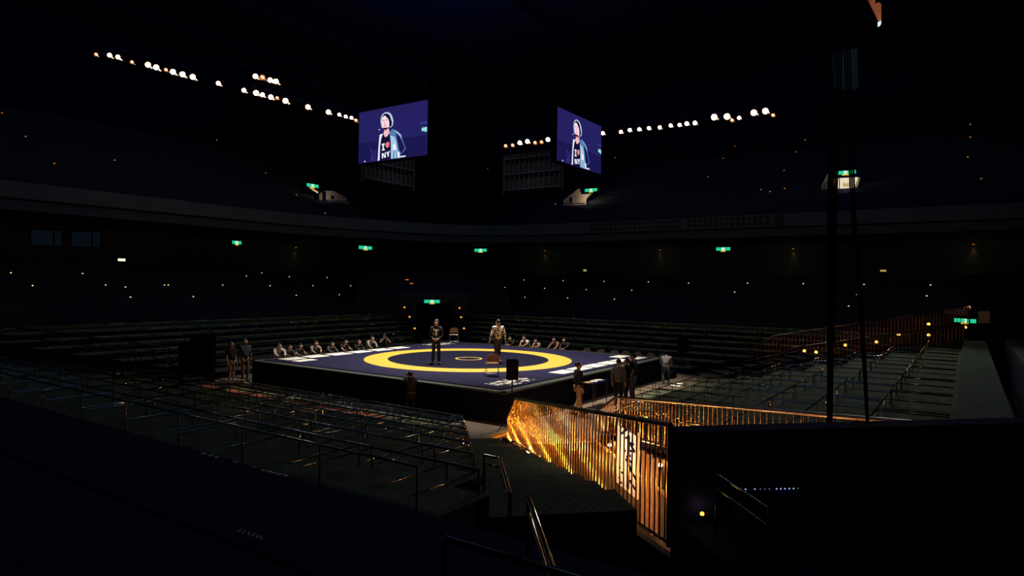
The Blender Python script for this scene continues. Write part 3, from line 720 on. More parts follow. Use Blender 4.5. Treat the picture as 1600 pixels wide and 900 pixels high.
# ---- wall sconces washing the back walls
for i, (pl, x, y, lb) in enumerate([('x', 461, 386, 'below left of the left video screen'), ('y', 852, 391, 'right of the sign above the mat'), ('y', 1032, 390, 'between the balcony vents and the far-right seats'), ('y', 1240, 388, 'left of the hanging cables'), ('y', 1521, 381, 'near the right edge')]):
    p = onx(x, y, -(YB-.02)) if pl == 'x' else ony(x, y, YB-.02)
    root = empty('wall_sconce', p); tag(root, 'amber wall sconce glowing under the balcony, ' + lb, 'sconce', 'amber wall sconces')
    n = Vector((1, 0, 0)) if pl == 'x' else Vector((0, -1, 0))
    b = MB(); b.tube((0, 0, 0), n*.12, .03, M_dark, 8); b.tube(n*.12-Vector((0, 0, .02)), n*.12+Vector((0, 0, .14)), .06, M_dark, 12); b.build('bracket', root)
    b = MB(); b.tube(n*.12-Vector((0, 0, .05)), n*.12-Vector((0, 0, .02)), .055, M_stepo, 12); b.build('bulb', root)
    l = lamp('sconce_light', 'SPOT', n*.10-Vector((0, 0, .08)), 9 if i else 7, (1, .42, .10), spot_size=math.radians(60), spot_blend=1, shadow_soft_size=.03); l.parent = root
    l2 = lamp('sconce_wash', 'POINT', n*1.5-Vector((0, 0, .5)), 2.2, (.75, 1, .45), shadow_soft_size=.2); l2.parent = root
# ---- balcony vent grilles on the fascia
def grille(x0, x1, n, label, y=21.5):
    root = empty('vent_grille', ((x0+x1)/2, y-.06, 8.64)); tag(root, label, 'vent')
    b = MB(); b.box((0, 0, 0), (x1-x0, .05, .74), M_fascia); 
    for i in range(n):
        for j in (-.17, .17): b.box((-(x1-x0)/2+(x1-x0)*(i+.5)/n, -.03, j), ((x1-x0)/n*.62, .02, .24), mat('vent_hole', (.03, .006, .008), .8))
    b.build('vent_panel', root)
grille(-5.5, 1.6, 22, 'row of dark vent openings on the balcony front, left one of the pair')
grille(2.0, 7.5, 15, 'row of dark vent openings on the balcony front, right one of the pair')
b = MB(); b.box((8.05, 21.38, 8.62), (.5, .06, .72), mat('vent_hole', (.03, .006, .008), .8), bev=.02); tag(b.build('wall_hatch'), 'single dark hatch on the balcony front right of the vents', 'hatch')

# ================================================================== HANGING CABLES, DRAPE
def cable(name, pts, r, label, strands):
    root = empty(name, pts[0]); o0 = Vector(pts[0]); tag(root, label, 'cable')
    for k in range(strands):
        b = MB(); P = []
        for i, p in enumerate(pts):
            t = 1-i/(len(pts)-1); off = RT*((k-(strands-1)/2)*(.0085+.026*t))
            P.append(Vector(p)-o0+off)
        b.path(P, r, M_black, 6); b.build('strand', root)
def atd(x, y, d): return CAM + ray(x, y)*d
cable('hanging_cable', [atd(1311, -160, 7.2), atd(1308, 60, 7.2), atd(1300, 330, 7.1), atd(1298, 520, 7.1), atd(1296, 690, 7.05)], .011, 'thick bundle of black cables hanging in front of the second golden fence', 5)
cable('hanging_cable', [atd(1322, -160, 7.4), atd(1323, 60, 7.4), atd(1333, 330, 7.4), atd(1350, 560, 7.3), atd(1356, 672, 7.3)], .010, 'thinner black cable bundle hanging right of the thick one', 3)
root = empty('hanging_drape', atd(1372, 40, 21)); tag(root, 'orange-brown lit drape hanging at the top edge of the view', 'drape')
o0 = Vector(root.location); M_drape = mat('drape_cloth', (.62, .30, .18), .85, var=.2, scale=3)
b = MB(); b.prism([atd(x, y, 21)-o0 for x, y in [(1330, -60), (1357, 0), (1367, 20), (1373, 33), (1377, 33), (1377, 6), (1373, 3), (1368, 6), (1365, -60)]], FW*.05, M_drape); b.build('cloth', root)
b = MB(); b.prism([atd(x, y, 20.9)-o0 for x, y in [(1373, 34), (1377, 32), (1376.5, 38), (1374, 41), (1373, 40)]], FW*.06, emit('drape_tip', rgb(215, 255, 245), 1)); b.build('tip_light', root)
l = lamp('drape_light', 'POINT', RT*.25-FW*1.2+UP*.1, 22, (1, .55, .32), shadow_soft_size=.1); l.parent = root
b = MB(); b.prism([atd(x, y, 34) for x, y in [(1305, 80), (1340, 76), (1341, 138), (1305, 138)]], FW*.3, mat('banner_cloth', (.10, .14, .15), .9)); tag(b.build('hanging_banner'), 'faint grey banner panel hanging behind the cables at the top right', 'banner')

# ================================================================== LED CONSOLE IN THE DARK DECK
root = empty('lighting_console', onz(1207, 775, 2.2)); o0 = Vector(root.location); tag(root, 'dark lighting console with a row of blue-white indicator lights, lower right', 'console')
a = onz(1165, 766, 2.4)-o0; c_ = onz(1250, 763, 2.4)-o0; ax = (c_-a).normalized(); back = Vector((ax.y, -ax.x, 0))
b = MB(); cc = (a+c_)/2; b.box(cc+back*.25-Vector((0, 0, .14)), ((c_-a).length+.25, .6, .24), M_black, rz=math.atan2(ax.y, ax.x), bev=.02); b.build('body', root)
for x in (1165, 1179.5, 1188, 1195, 1202, 1213.5, 1220, 1226.5, 1233.5, 1240): 
    r = (.4 if x in (1188, 1195, 1202) else .8)*6.9/FPX*1.3
    b = MB(); b.ball(onz(x, 764.5-(x-1165)*.015, 2.41)-o0-back*.0, r, emit('led_blue', rgb(150, 165, 255), 1.2), 8, 6); b.build('indicator_light', root)
b = MB(); b.ball(onz(1247, 763, 2.41)-o0, .004, emit('led_green', rgb(40, 200, 80), 1), 8, 6); b.build('indicator_light', root)
root = empty('control_box', onz(1188, 808, 2.15)+EV*.12); tag(root, 'dark box with faint violet lights below the lighting console', 'box')
b = MB(); b.box((0, 0, 0), (.34, .2, .08), M_black, rz=.6, bev=.01); b.build('body', root)
for i in range(3):
    b = MB(); b.ball((-.08+.07*i, -.05+.05*i, .045), .008, emit('led_violet', rgb(60, 50, 200), 1), 8, 6); b.build('indicator_light', root)
l = lamp('violet_glow', 'POINT', (0, 0, .12), .02, (.15, .1, 1), shadow_soft_size=.03); l.parent = root

# ================================================================== THINGS IN THE NEAR STAIRWELL
root = empty('notice_board', EG(16.95, 1.0, 0)); tag(root, 'white notice board with black marks seen through the golden fence', 'notice board')
b = MB(); b.box((0, 0, .95), (1.12, .04, 1.15), M_white, rz=-PI/4, bev=.01); b.build('board', root)
b = MB(); rnd = random.Random(4)
for i in range(16):
    u = rnd.uniform(-.5, .3); ln = rnd.uniform(.12, .6)
    b.box(EV*(u+ln/4) - GV*.03 + V3_((0, 0, .45+i*.068)), (ln*.6, .02, .040), M_black, rz=-PI/4, ry=rnd.uniform(-.5, .5))
b.box(EV*.12 - GV*.03 + V3_((0, 0, .95)), (.10, .02, 1.0), M_black, rz=-PI/4)
b.build('printed_mark', root)
b = MB()
for s_ in (-1, 1): b.tube(EV*(.52*s_), EV*(.52*s_)+V3_((0, 0, 1.6)), .02, M_steel, 6)
b.build('stand', root)
l = lamp('board_light', 'POINT', GV*-.55+V3_((0, 0, 1.2)), 16, (1, .85, .7), shadow_soft_size=.1); l.parent = root
for i, e in enumerate((17.74, 18.0, 18.26)):
    b = MB(); b.tube((0, 0, 0), (0, 0, 1.32), .055, mat('pale_roll', (.45, .28, .2), .7), 12); b.tube((0, 0, 1.32), (0, 0, 1.37), .03, M_dark, 8)
    o = b.build('rolled_banner'); o.location = EG(e, 1.0, .02); tag(o, 'pale upright rolled banner right of the white notice board, %s from the board' % ORD[i], 'banner roll', 'rolled banners in the stairwell')
l = lamp('exit_trough_light', 'POINT', EG(18, .2, 1.7), 6, (1, .7, .5), shadow_soft_size=.1); l.parent = None

# ================================================================== FOLDING CHAIRS
def folding_chair(p, rz, label, group=None, dark=False):
    root = empty('folding_chair', p, rz); tag(root, label, 'chair', group)       # faces -Y (local)
    v = mat('dark_vinyl', (.05, .03, .02), .5) if dark else M_vinyl; st_ = M_steel if not dark else M_rail
    b = MB(); b.box((0, 0, .44), (.42, .40, .05), v, bev=.02); b.build('seat', root)
    b = MB(); N = 14; pts = []
    for i in range(N+1):
        a = PI*i/N; pts.append((.225*math.cos(a), .68+.13*math.sin(a)))
    poly = [(-.225, .53), (.225, .53)] + pts
    b.prism([(x, .22+(z-.53)*.18, z) for x, z in poly], (0, .03, 0), v); b.build('backrest', root)
    for s in (-1, 1):
        b = MB(); b.path([(s*.235, -.20, 0), (s*.235, .02, .44), (s*.235, .21, .53), (s*.235, .245, .70)], .012, st_, 6); b.build('front_leg', root)
        b = MB(); b.path([(s*.215, .22, 0), (s*.215, -.02, .40)], .012, st_, 6); b.build('rear_leg', root)
    b = MB(); b.tube((-.235, -.17, .06), (.235, -.17, .06), .009, st_, 6); b.tube((-.215, .18, .07), (.215, .18, .07), .009, st_, 6)
    b.tube((-.235, -.2, .435), (.235, -.2, .435), .014, st_, 6); b.build('crossbar', root)
def face(dx, dy): return math.atan2(dy, dx)+PI/2      # rotation that points local -Y along (dx,dy)
folding_chair((4.0, -3.75, 1.002), face(-1, 1), 'brown folding chair seen from behind at the near side of the yellow ring')
folding_chair((-5.55, 5.72, 1.002), face(.75, -1), 'brown folding chair facing the camera at the far corner of the mat')
for i, px in enumerate((913, 935, 957, 975, 993, 1014, 1032)):
    p = ony(px, 545, 7.02)
    folding_chair((p.x, 7.02, .27), face(0, -1) + random.uniform(-.1, .1), 'dark rounded chair back behind the far-right mat edge, %s of seven from the left' % ORD[i], 'chairs along the far-right edge', dark=True)
b = MB(); b.box((4.1, 7.02, .135), (5.2, .75, .27), M_black); tag(b.build('riser_platform'), 'low black riser under the chairs along the far-right stage side', 'riser')

# ================================================================== SPEAKERS, TABLES
def speaker(p, w, d, h, rz, label, pole=None, group=None):
    root = empty('loudspeaker', p, rz); tag(root, label, 'loudspeaker', group)
    b = MB(); b.box((0, 0, h/2), (w, d, h), M_coal, bev=.02); b.build('cabinet', root)
    b = MB(); b.box((0, -d/2-.006, h/2), (w*.88, .012, h*.9), M_coal); b.build('grille', root)
    if pole:
        b = MB(); b.tube((0, 0, -pole), (0, 0, 0), .018, M_black, 8); b.build('pole', root)
        for i in range(3):
            a = 2*PI*i/3; b = MB(); b.tube((0, 0, -pole+.55), (.42*math.cos(a), .42*math.sin(a), -pole+.015), .014, M_black, 6); b.build('leg', root)
speaker((7.16, -7.1, 1.52), .31, .3, .58, face(-1, 1), 'black loudspeaker on a stand in front of the near corner of the mat', pole=1.52)
speaker((6.75, 8.05, 1.15), .46, .4, .8, face(-1, -1), 'black loudspeaker on a stand behind the right corner of the stage', pole=1.15-.05)
def cabinet(p, s, rz, label, group): speaker(p, s[0], s[1], s[2], rz, label, None, group)
p1 = onx(296, 560, -10.6); p2 = onx(318, 560, -10.6)
cabinet((-7.75, -8.15, .0), (.85, .7, 1.75), PI*.25, 'large black cabinet left of a matching one in the left dark seating corner', 'black cabinets at the left corner')
cabinet((-8.35, -7.35, .0), (.85, .7, 1.9), PI*.25, 'large black cabinet right of a matching one in the left dark seating corner', 'black cabinets at the left corner')
def table(p, w, d, h, rz, label, papers=0, m=None):
    root = empty('folding_table', p, rz); tag(root, label, 'table')
    b = MB(); b.box((0, 0, h-.02), (w, d, .03), m or M_dark, bev=.006); b.build('tabletop', root)
    for sx in (-1, 1):
        for sy in (-1, 1): b = MB(); b.tube((sx*w*.44, sy*d*.4, 0), (sx*w*.44, sy*d*.4, h-.03), .015, M_rail, 6); b.build('leg', root)
table((7.05, -1.7, 0), .5, 1.3, .86, 0, 'small dark folding table against the right stage side behind the men')
for i in range(3):
    b = MB(); b.box((0, 0, .004), (.25, .32, .008), M_white if i else M_gold); o = b.build('paper'); o.location = (7.05+random.uniform(-.06, .06), -2.1+.4*i, .857); o.rotation_euler = (0, 0, random.uniform(-.4, .4))
    tag(o, ['yellow paper on the small table beside the stage', 'middle white paper on the small table beside the stage', 'white paper at the far end of the small table beside the stage'][i], 'paper')
b = MB(); b.box((7.15, -7.7, .03), (.24, 1.5, .05), M_gold, rz=.03); tag(b.build('gold_threshold'), 'yellow strip on the floor at the foot of the corner stairs', 'threshold')
b = MB(); b.box((6.72, -7.1, .006), (.03, 2.0, .01), M_floor, rz=.0); tag(b.build('floor_seam'), 'pale seam line on the beige floor near the stage corner', 'floor strip')

# ================================================================== PEOPLE
CACHE = {}
def skin_obj(name, verts, edges, radii, root_i, m, parent, sub=1):
    me = bpy.data.meshes.new(name+'_cage'); me.from_pydata([tuple(v) for v in verts], edges, [])
    o = bpy.data.objects.new(name+'_cage', me); COL.objects.link(o)
    o.modifiers.new('s', 'SKIN'); 
    if not me.skin_vertices:
        me.attributes.new('skin', 'FLOAT', 'POINT') if False else None
    sv = me.skin_vertices[0].data if me.skin_vertices else None
    if sv is None:
        bm = bmesh.new(); bm.from_mesh(me); bm.verts.layers.skin.verify(); bm.to_mesh(me); bm.free(); sv = me.skin_vertices[0].data
    for i, r in enumerate(radii):
        sv[i].radius = r if isinstance(r, tuple) else (r, r); sv[i].use_root = (i == root_i)
    sm = o.modifiers.new('u', 'SUBSURF'); sm.levels = sub; sm.render_levels = sub
    dg = bpy.context.evaluated_depsgraph_get(); ev = o.evaluated_get(dg); nm = bpy.data.meshes.new_from_object(ev)
    bpy.data.objects.remove(o); bpy.data.meshes.remove(me)
    nm.name = name
    nm.materials.clear(); nm.materials.append(m)
    for p in nm.polygons: p.use_smooth = True
    r = bpy.data.objects.new(name, nm); COL.objects.link(r); r.parent = parent
    return r
V3 = Vector
def base_pose():
    return dict(pelvis=(0, 0, .95), spine=(0, 0, 1.12), chest=(0, -.01, 1.32), neck=(0, .01, 1.48), chin=(0, -.015, 1.555), head=(0, -.005, 1.63), top=(0, .01, 1.695),
                shL=(.175, .01, 1.42), elL=(.23, .03, 1.15), wrL=(.235, -.05, .90), shR=(-.175, .01, 1.42), elR=(-.23, .03, 1.15), wrR=(-.235, -.05, .90),
                hiL=(.085, 0, .92), knL=(.095, -.02, .49), anL=(.10, .02, .08), toL=(.12, -.14, .035), hiR=(-.085, 0, .92), knR=(-.095, -.02, .49), anR=(-.10, .02, .08), toR=(-.12, -.14, .035))
def person(p, facing, label, pose=None, shirt=None, pants=None, hair='short', sleeves='long', scale=1.0, shorts=False, skinm=None, group=None, shoes=None):
    q = base_pose(); q.update(pose or {}); J = {k: V3(v) for k, v in q.items()}
    root = empty('person', p, face(*facing)); root.scale = (scale,)*3; tag(root, label, 'person', group)
    sk = skinm or M_skin
    vs, es, rs = [], [], []
    def add(pos, r, par=None):
        vs.append(V3(pos)); rs.append(r); i = len(vs)-1
        if par is not None: es.append((par, i))
        return i
    def mid(a, b_, t=.5): return J[a].lerp(J[b_], t)
    ip = add(J['pelvis'], .105); isp = add(J['spine'], .095, ip); ic = add(J['chest'], .10, isp); ine = add(J['neck'], .060, ic)
    ich = add(J['chin'], .070, ine); ih = add(J['head'], .105, ich); it = add(J['top'], .085, ih)
    fwd = (J['chin']-J['top']); upv = (J['top']-J['chin']).normalized()
    nf = V3((0, -1, 0)); nf = (nf - upv*nf.dot(upv)).normalized()
    add(J['head']-upv*.020+nf*.108, .013, ih)              # nose
    side = upv.cross(nf).normalized()
    for s in (-1, 1): add(J['head']-upv*.01+side*(.088*s), (.010, .016), ih)      # ears
    for S, s in (('L', 1), ('R', -1)):
        a = add(J['sh'+S]-V3((0, 0, .02)), .046, ic); a2 = add(mid('sh'+S, 'el'+S), .046, a); e_ = add(J['el'+S], .038, a2); f_ = add(mid('el'+S, 'wr'+S, .4), .036, e_); w_ = add(J['wr'+S], .026, f_)
        d = (J['wr'+S]-J['el'+S]).normalized()
        hd = q.get('hd'+S); d = V3(hd).normalized() if hd else d
        pl = add(J['wr'+S]+d*.06, (.038, .018), w_)
        inn = V3((-s, 0, 0)); sd = d.cross(inn); 
        if sd.length < .2: sd = V3((0, -1, 0))
        sd.normalize(); pal = sd.cross(d).normalized()
        if pal.dot(inn) < 0: pal = -pal
        for fi, (o_, ln) in enumerate(((-.028, .066), (-.009, .078), (.010, .072), (.028, .056))):
            k0 = J['wr'+S]+d*.095+sd*o_; b0 = add(k0, .010, pl); b1 = add(k0+d*ln*.5+pal*.010, .0085, b0); add(k0+d*ln*.9+pal*.030, .007, b1)
        t0 = add(J['wr'+S]+d*.035-sd*.035, .012, pl); t1 = add(J['wr'+S]+d*.065-sd*.058+pal*.012, .010, t0); add(J['wr'+S]+d*.09-sd*.062+pal*.025, .008, t1)
        h_ = add(J['hi'+S], .09, ip); th = add(mid('hi'+S, 'kn'+S), .075, h_); k_ = add(J['kn'+S], .054, th); cf = add(mid('kn'+S, 'an'+S, .35), .052, k_); an = add(J['an'+S], .034, cf); add(J['to'+S], (.036, .026), an)
    bo = skin_obj('body', vs, es, rs, ip, sk, root, 2); tree = BVHTree.FromPolygons([v.co for v in bo.data.vertices], [list(p.vertices) for p in bo.data.polygons])
    def onface(p):
        h = tree.ray_cast(p+nf*.4, -nf, .6); return h[0] if h[0] is not None else p+nf*.09
    g = .016
    def cloth(name, chain, m):
        vs, es, rs = [], [], []; idx = {}
        for key, pos, r, par in chain:
            vs.append(pos); rs.append(r); idx[key] = len(vs)-1
            if par: es.append((idx[par], idx[key]))
        return skin_obj(name, vs, es, rs, 0, m, root, 2)
    sl = {'long': .93, 'short': .5, 'half': .8}[sleeves]
    ch = [('c', J['chest'], .165, None), ('s', J['spine'], .150, 'c'), ('p', J['pelvis']+V3((0, 0, -.01)), .165, 's'), ('n', J['neck']-V3((0, 0, .030)), .095, 'c')]
    for S in 'LR':
        ch += [('sh'+S, J['sh'+S]+V3((0, 0, .004)), .088, 'c')]
        if sleeves == 'short': ch += [('el'+S, mid('sh'+S, 'el'+S, .8), .062, 'sh'+S)]
        else: ch += [('m'+S, mid('sh'+S, 'el'+S), .064, 'sh'+S), ('el'+S, J['el'+S], .056, 'm'+S), ('w'+S, mid('el'+S, 'wr'+S, .92), .044, 'el'+S)]
    cloth('jacket' if sleeves == 'long' else 'shirt', ch, shirt)
    ch = [('p', J['pelvis']+V3((0, 0, -.03)), .115, None)]
    for S in 'LR':
        ch += [('h'+S, J['hi'+S]-V3((0, 0, .03)), .095, 'p'), ('t'+S, mid('hi'+S, 'kn'+S), .088, 'h'+S)]
        if shorts: ch += [('k'+S, mid('hi'+S, 'kn'+S, .92), .082, 't'+S)]
        else: ch += [('k'+S, J['kn'+S], .070, 't'+S), ('cf'+S, mid('kn'+S, 'an'+S, .5), .064, 'k'+S), ('a'+S, mid('kn'+S, 'an'+S, .95), .056, 'cf'+S)]
    cloth('shorts' if shorts else 'trousers', ch, pants)
    # hair cap
    b = MB(); c = J['head']+upv*(.036 if hair != 'long' else .030)-nf*(.034 if hair != 'long' else .024)
    R3 = Matrix((side, -nf, upv)).transposed()
    tmp = MB(); tmp.ball((0, 0, 0), 1, M_hair, 14, 10)
    hz = {'short': (.086, .100, .092), 'long': (.112, .112, .135), 'cap': (.088, .115, .080)}[hair]
    dz = {'short': .012, 'long': -.012, 'cap': .02}[hair]
    vv = [c + R3@V3((v[0]*hz[0], v[1]*hz[1], v[2]*hz[2]+dz)) for v in tmp.v]
    b.add(vv, tmp.f, M_hair, True); b.build('hair' if hair != 'cap' else 'cap', root)
    b = MB()     # eyes and mouth
    for s in (-1, 1):
        q0 = onface(J['head']+side*(.030*s)+upv*.004); b.ball(q0-nf*.003, .009, mat('eye_white', (.6, .55, .5), .4), 8, 5); b.ball(q0+nf*.003, .005, M_hair, 6, 4)
        q1 = onface(J['head']+side*(.030*s)+upv*.024); b.tube(q1-side*.014, q1+side*.014, .004, M_hair, 5)
    q2 = onface(J['chin']+upv*.012); b.tube(q2-side*.020, q2+side*.020, .005, mat('lips', (.3, .08, .07), .5), 6); b.build('facial_feature', root)
    for S in 'LR':
        b = MB(); a, t = J['an'+S], J['to'+S]; d = (t-a); dd = V3((d.x, d.y, 0)); L = max(dd.length, .05); dd.normalize()
        b.ball((a+t)/2+V3((0, 0, -.02)), 1, shoes or M_shoe, 10, 6, (.05, .05, .05)) if False else None
        rz = math.atan2(dd.y, dd.x)-PI/2; cc = (a+t)/2
        tm = MB(); tm.box((0, 0, 0), (.095, L+.15, .085), shoes or M_shoe, bev=.03)
        ax = (t-a).normalized() if d.length > .02 else dd
        Q = Matrix.Rotation(rz, 3, 'Z') @ Matrix.Rotation(math.asin(max(-1, min(1, (d.z+.045)/max(d.length, .1)))), 3, 'X')
        b.add([cc+Q@V3(v)-V3((0, 0, .012)) for v in tm.v], tm.f, shoes or M_shoe, True); b.build('shoe', root)
    return root
cl = lambda n, c, **k: mat('cloth_'+n, c, .85, var=k.get('var', .2), scale=k.get('scale', 12), bump=.1)
C_navy = cl('navy', (.012, .014, .03)); C_black = cl('black', (.006, .006, .008)); C_white = cl('white', (.75, .66, .58)); C_grey = cl('grey', (.10, .11, .12)); C_beige = cl('beige', (.42, .30, .18))
C_jean = cl('jean', (.04, .05, .09)); C_lgrey = cl('lightgrey', (.32, .29, .27)); C_dim = cl('dim', (.05, .06, .07)); C_pjean = cl('palejean', (.16, .18, .24)); C_pink = cl('warm_grey', (.22, .12, .09))
def pattern_mat():
    m = bpy.data.materials.new('patterned_cloth'); m.use_nodes = True; nt = m.node_tree; b = nt.nodes['Principled BSDF']; b.inputs['Roughness'].default_value = .8
    tc = nt.nodes.new('ShaderNodeTexCoord'); n = nt.nodes.new('ShaderNodeTexVoronoi'); n.inputs['Scale'].default_value = 13
    nz = nt.nodes.new('ShaderNodeTexNoise'); nz.inputs['Scale'].default_value = 15; nz.inputs['Detail'].default_value = 1
    r = nt.nodes.new('ShaderNodeValToRGB'); r.color_ramp.interpolation = 'CONSTANT'
    r.color_ramp.elements[0].color = (.012, .008, .02, 1); r.color_ramp.elements[1].position = .455; r.color_ramp.elements[1].color = (.95, .84, .74, 1)
    nt.links.new(tc.outputs['Object'], nz.inputs['Vector']); nt.links.new(nz.outputs['Fac'], r.inputs['Fac']); nt.links.new(r.outputs['Color'], b.inputs['Base Color'])
    return m
TOCAM = lambda x, y: (CAM.x-x, CAM.y-y)
AWAY = lambda x, y: (x-CAM.x, y-CAM.y)
# -- two men on the mat
per = person((.27, -2.5, 1.0), (.55, -.85), 'person in a dark jacket with white print standing on the mat, hands together', dict(
    elL=(.24, .05, 1.14), wrL=(.10, -.17, 1.0), elR=(-.25, .04, 1.15), wrR=(-.08, -.18, 1.0), hdL=(-1, -.4, -.2), hdR=(1, -.4, -.3), knL=(.11, -.03, .49), anL=(.13, .02, .08), anR=(-.14, .0, .08), toL=(.17, -.13, .03), toR=(-.19, -.14, .03)),
    C_navy, cl('dark_jean', (.015, .02, .035)), hair='long', scale=1.03)
b = MB(); b.prism([(-.10, -.125, 1.40), (.10, -.125, 1.36), (.10, -.13, 1.33), (.04, -.135, 1.32), (-.03, -.135, 1.33), (-.10, -.13, 1.37)], (0, -.008, 0), M_white)
b.prism([(-.02, -.128, 1.30), (.045, -.128, 1.32), (.05, -.125, 1.15), (-.02, -.125, 1.12)], (0, -.010, 0), M_white)
b.prism([(-.11, -.12, 1.28), (-.075, -.12, 1.29), (-.075, -.12, 1.16), (-.11, -.115, 1.15)], (0, -.010, 0), cl('print_pink', (.5, .3, .25)))
b.build('shirt_print', per)
person((2.0, -.62, 1.0), (-.80, .55), 'person in a patterned white shirt and jeans walking away across the yellow ring', dict(
    shL=(.185, .01, 1.43), shR=(-.185, .01, 1.43), elL=(.27, .02, 1.16), wrL=(.31, -.06, .92), elR=(-.27, .03, 1.16), wrR=(-.31, .02, .92), knL=(.05, -.06, .49), anL=(.06, -.10, .08), toL=(.08, -.26, .035), knR=(-.06, -.02, .50), anR=(-.05, .20, .14), toR=(-.06, .10, .04)),
    pattern_mat(), C_jean, hair='short', scale=1.04, shoes=cl('red_shoe', (.5, .12, .08)))
# -- people leaning on the far-left stage side (standing on the hall floor, arms on the deck)
def lean(ly=.46, sp=.16, hz=1.10, head=0):
    return dict(pelvis=(0, .12, .92), spine=(0, .02, 1.08), chest=(0, -.13, 1.24), neck=(0, -.24, 1.35), chin=(0, -.30, 1.40), head=(head, -.32, 1.47), top=(head, -.32, 1.54),
                shL=(.17, -.18, 1.31), elL=(.23, -.33, 1.16), wrL=(sp, -ly, hz), shR=(-.17, -.18, 1.31), elR=(-.23, -.33, 1.16), wrR=(-sp, -ly, hz),
                hiL=(.09, .12, .89), hiR=(-.09, .12, .89), knL=(.1, .04, .48), knR=(-.1, .08, .48), hdL=(0, -1, -.05), hdR=(0, -1, -.05))
def stand(x, y, f, label, pose, sh, pa, **kw): return person((x, y, 0), f, label, pose, sh, pa, **kw)
XL = -6.78
LFP = [(433, C_white, 'in a white top bending over the left end of the far-left stage edge', 'long', -.0), (449, C_dim, 'in dim clothing right beside the one in the white top', 'long', .0), (463, C_black, 'in black with one pale sleeve at the far-left stage edge, third from the left', 'short', 0),
       (491, C_lgrey, 'in a pale shirt crouching behind the second sheet of the far-left edge', 'short', 0), (514, C_dim, 'barely lit figure behind the gap before the third far-left sheet', 'long', 0), (535, C_black, 'in a dark cap and dark clothes behind the third far-left sheet', 'short', 0),
       (557, C_black, 'in dark clothes with warm lit face and hands behind the fourth far-left sheet', 'half', 0), (577, C_lgrey, 'in a grey patterned shirt leaning onto the deck beside the photographer', 'half', 0)]
LSC = (1.0, .93, .94, .98, .92, .95, .92, 1.0)
for i, (px, c, lb, slv, hd) in enumerate(LFP):
    p = onx(px, 545, XL); y = p.y
    stand(XL-.05*(i % 2), y, (1, -.25+.1*(i % 3)), 'person ' + lb, lean(.48-.03*(i % 2), .14+.04*(i % 3), 1.035/LSC[i], .02*((i % 3)-1)), c, C_black, sleeves=slv, hair='cap' if i == 5 else 'short', scale=LSC[i])
pp = onx(601, 545, -7.0)
ph = stand(-7.0, pp.y, (1, -.8), 'person in black with both arms raised holding a camera to the face, far-left side', dict(elL=(.30, -.20, 1.25), wrL=(.09, -.24, 1.52), elR=(-.30, -.20, 1.25), wrR=(-.09, -.24, 1.52), hdL=(-.4, -.3, 1), hdR=(.4, -.3, 1)), C_black, C_black, sleeves='short', scale=.92)
def camera_prop(root, loc, label, world):
    e = empty('photo_camera', world, root.rotation_euler.z); tag(e, label, 'camera')
    b = MB(); b.box((0, 0, 0), (.14, .07, .10), M_black, bev=.012); b.box((0, 0, .06), (.06, .06, .03), M_black, bev=.01); b.build('body', e)
    b = MB(); b.tube((0, -.03, 0), (0, -.16, 0), .036, M_black, 12); b.build('lens', e)
def loc2w(root, v): return root.location + Euler(root.rotation_euler).to_matrix()@(V3(v)*root.scale[0])
camera_prop(ph, None, 'black photo camera held up by the person in black on the far-left side', loc2w(ph, (0, -.19, 1.63)))
# far-right side people
FRP = [(802, C_black, 'in black sitting low at the far-right stage side behind the patterned shirt', 'half'), (824, C_white, 'in a white shirt with arms folded at the far-right stage edge', 'short'), (842, C_lgrey, 'in a pale top hunched low right of the one in the white shirt', 'short'), (871, C_pink, 'in a light patterned shirt reaching both arms onto the far-right mat edge', 'half'), (887, C_navy, 'in dark clothes with pale sleeve, rightmost at the far-right stage edge', 'half')]
for i, (px, c, lb, slv) in enumerate(FRP):
    p = ony(px, 540, 6.85); sc_ = (.92, .98, .90, .99, 1.0)[i]; po = lean(.50, .24 if i == 3 else .10, 1.035/sc_)
    stand(p.x, 6.85, (-.1, -1), 'person ' + lb, po, c, C_black, sleeves=slv, scale=sc_)
# standing at the left corner
stand(-7.0, -6.9, (1, .2), 'person in a dark top and pale shorts standing at the left stage corner', {}, C_black, C_pink, sleeves='short', shorts=True, scale=1.0)
stand(-7.1, -6.2, (1, -.3), 'dimly lit person in a grey shirt standing behind the left stage corner', {}, C_dim, C_pink, scale=1.04)
# photographer in front of the near-left stage side
ph2 = stand(3.05, -6.95, (-.75, .5), 'dark photographer crouching before the near-left stage side with a raised camera', dict(
    pelvis=(0, .1, .75), spine=(0, .05, .92), chest=(0, 0, 1.12), neck=(0, -.02, 1.27), chin=(0, -.05, 1.34), head=(0, -.05, 1.41), top=(0, -.04, 1.48), shL=(.17, 0, 1.22), shR=(-.17, 0, 1.22), elL=(.25, -.2, 1.1), elR=(-.27, -.18, 1.1), wrL=(.1, -.30, 1.34), wrR=(-.1, -.26, 1.36), hdL=(-.3, -.3, 1), hdR=(.3, -.3, 1),
    hiL=(.09, .1, .72), hiR=(-.09, .1, .72), knL=(.14, -.18, .46), knR=(-.12, -.16, .44)), C_black, C_black, scale=.9)
camera_prop(ph2, None, 'black photo camera raised by the crouching photographer before the near-left stage side', loc2w(ph2, (0, -.20, 1.43)))
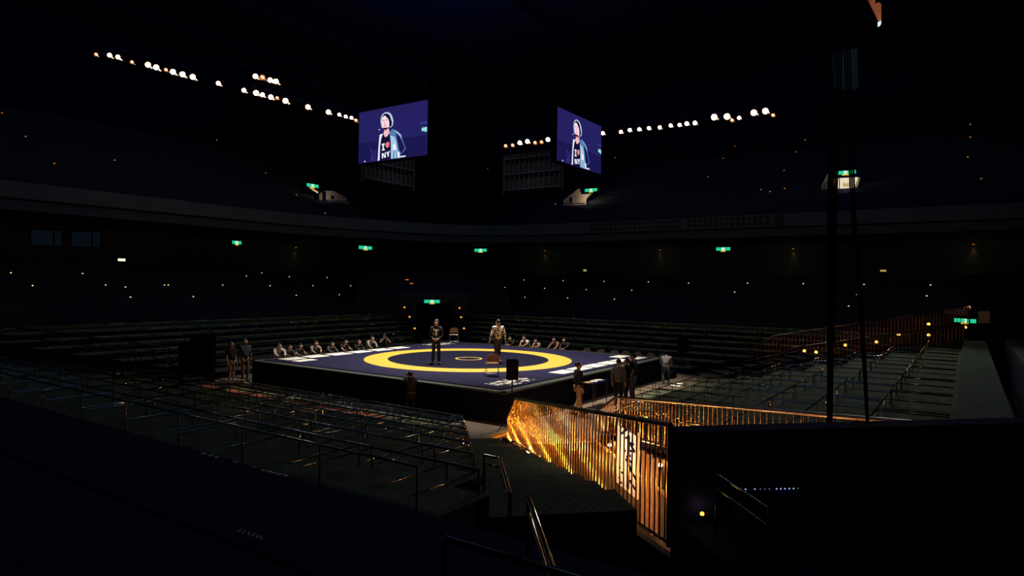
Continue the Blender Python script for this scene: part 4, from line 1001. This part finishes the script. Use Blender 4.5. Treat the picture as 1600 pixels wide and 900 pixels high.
# men on the right side floor
def at_head(px, py, h): d = ray(px, py); return CAM + d*((h-CAM.z)/d.z)
p = at_head(904, 568, 1.70); stand(p.x, p.y, (.75, .9), 'person in a navy jacket and beige trousers walking right of the near mat corner', dict(knL=(.10, -.10, .50), anL=(.1, -.16, .08), toL=(.12, -.32, .04), knR=(-.1, .02, .49), anR=(-.1, .22, .12), toR=(-.1, .1, .04)), C_navy, C_beige, sleeves='long', scale=1.0)
p = at_head(967, 563, 1.70); stand(p.x, p.y, (-.2, 1), 'person in a grey jacket seen from behind, left of the group of three', {}, C_grey, C_black, scale=1.0)
p = at_head(979, 565, 1.58); stand(p.x, p.y, (-.9, -.6), 'person in black in the middle of the group of three, looking left', {}, C_black, C_black, scale=.97)
p = at_head(989, 555, 1.78); stand(p.x, p.y, (-1, -.1), 'tall person in a dark t-shirt and jeans, right of the group of three', dict(elL=(.26, .10, 1.16), wrL=(.20, -.04, .98)), C_black, C_pjean, sleeves='short', scale=1.05)
# bending man by the front row
p = onx(1053, 612, 7.25)
stand(7.1, 5.0, (-.35, 1), 'person in a pale shirt bending forward beside the first row of the near-right boxes', dict(
    pelvis=(0, .10, .80), spine=(0, .0, .98), chest=(0, -.18, 1.12), neck=(0, -.32, 1.16), chin=(0, -.38, 1.14), head=(0, -.44, 1.13), top=(0, -.50, 1.12), shL=(.17, -.25, 1.12), shR=(-.17, -.25, 1.12), elL=(.22, -.28, .86), elR=(-.22, -.28, .86), wrL=(.14, -.42, .72), wrR=(-.14, -.42, .72),
    hiL=(.09, .1, .77), hiR=(-.09, .1, .77), knL=(.12, -.16, .46), knR=(-.12, -.12, .44)), C_lgrey, C_grey, sleeves='long')

# small pale marks on the dark foreground deck
for i, (x, y, w_) in enumerate([(318, 709, 7), (329, 712, 8), (339, 714.5, 7), (368, 722, 5), (397, 730, 5), (412, 735, 7), (421, 737, 6), (428, 739, 7), (437, 741, 7), (447, 743, 9)]):
    b = MB(); b.box((0, 0, .002), (w_*.0095, .05, .004), mat('pale_tape', (.85, .7, .6), .6)); o = b.build('tape_mark'); o.location = onz(x, y, 1.902); o.rotation_euler = (0, 0, random.uniform(-.6, .6))
    tag(o, 'small pale tape mark in the dashed row across the dark near-left aisle', 'tape mark', 'pale tape marks')
for i, (x, y) in enumerate([(375, 829), (381, 832), (389, 834), (396, 836), (402, 839), (408, 841)]):
    b = MB(); b.box((0, 0, .002), (.018, .075, .004), mat('grey_tape', (.35, .33, .3), .6)); o = b.build('tape_mark'); o.location = onz(x, y, 2.102); o.rotation_euler = (0, 0, .5+.2*(i % 3))
    tag(o, 'small grey stroke of the faint lettering on the dark deck, lower left', 'tape mark', 'grey strokes on the deck')
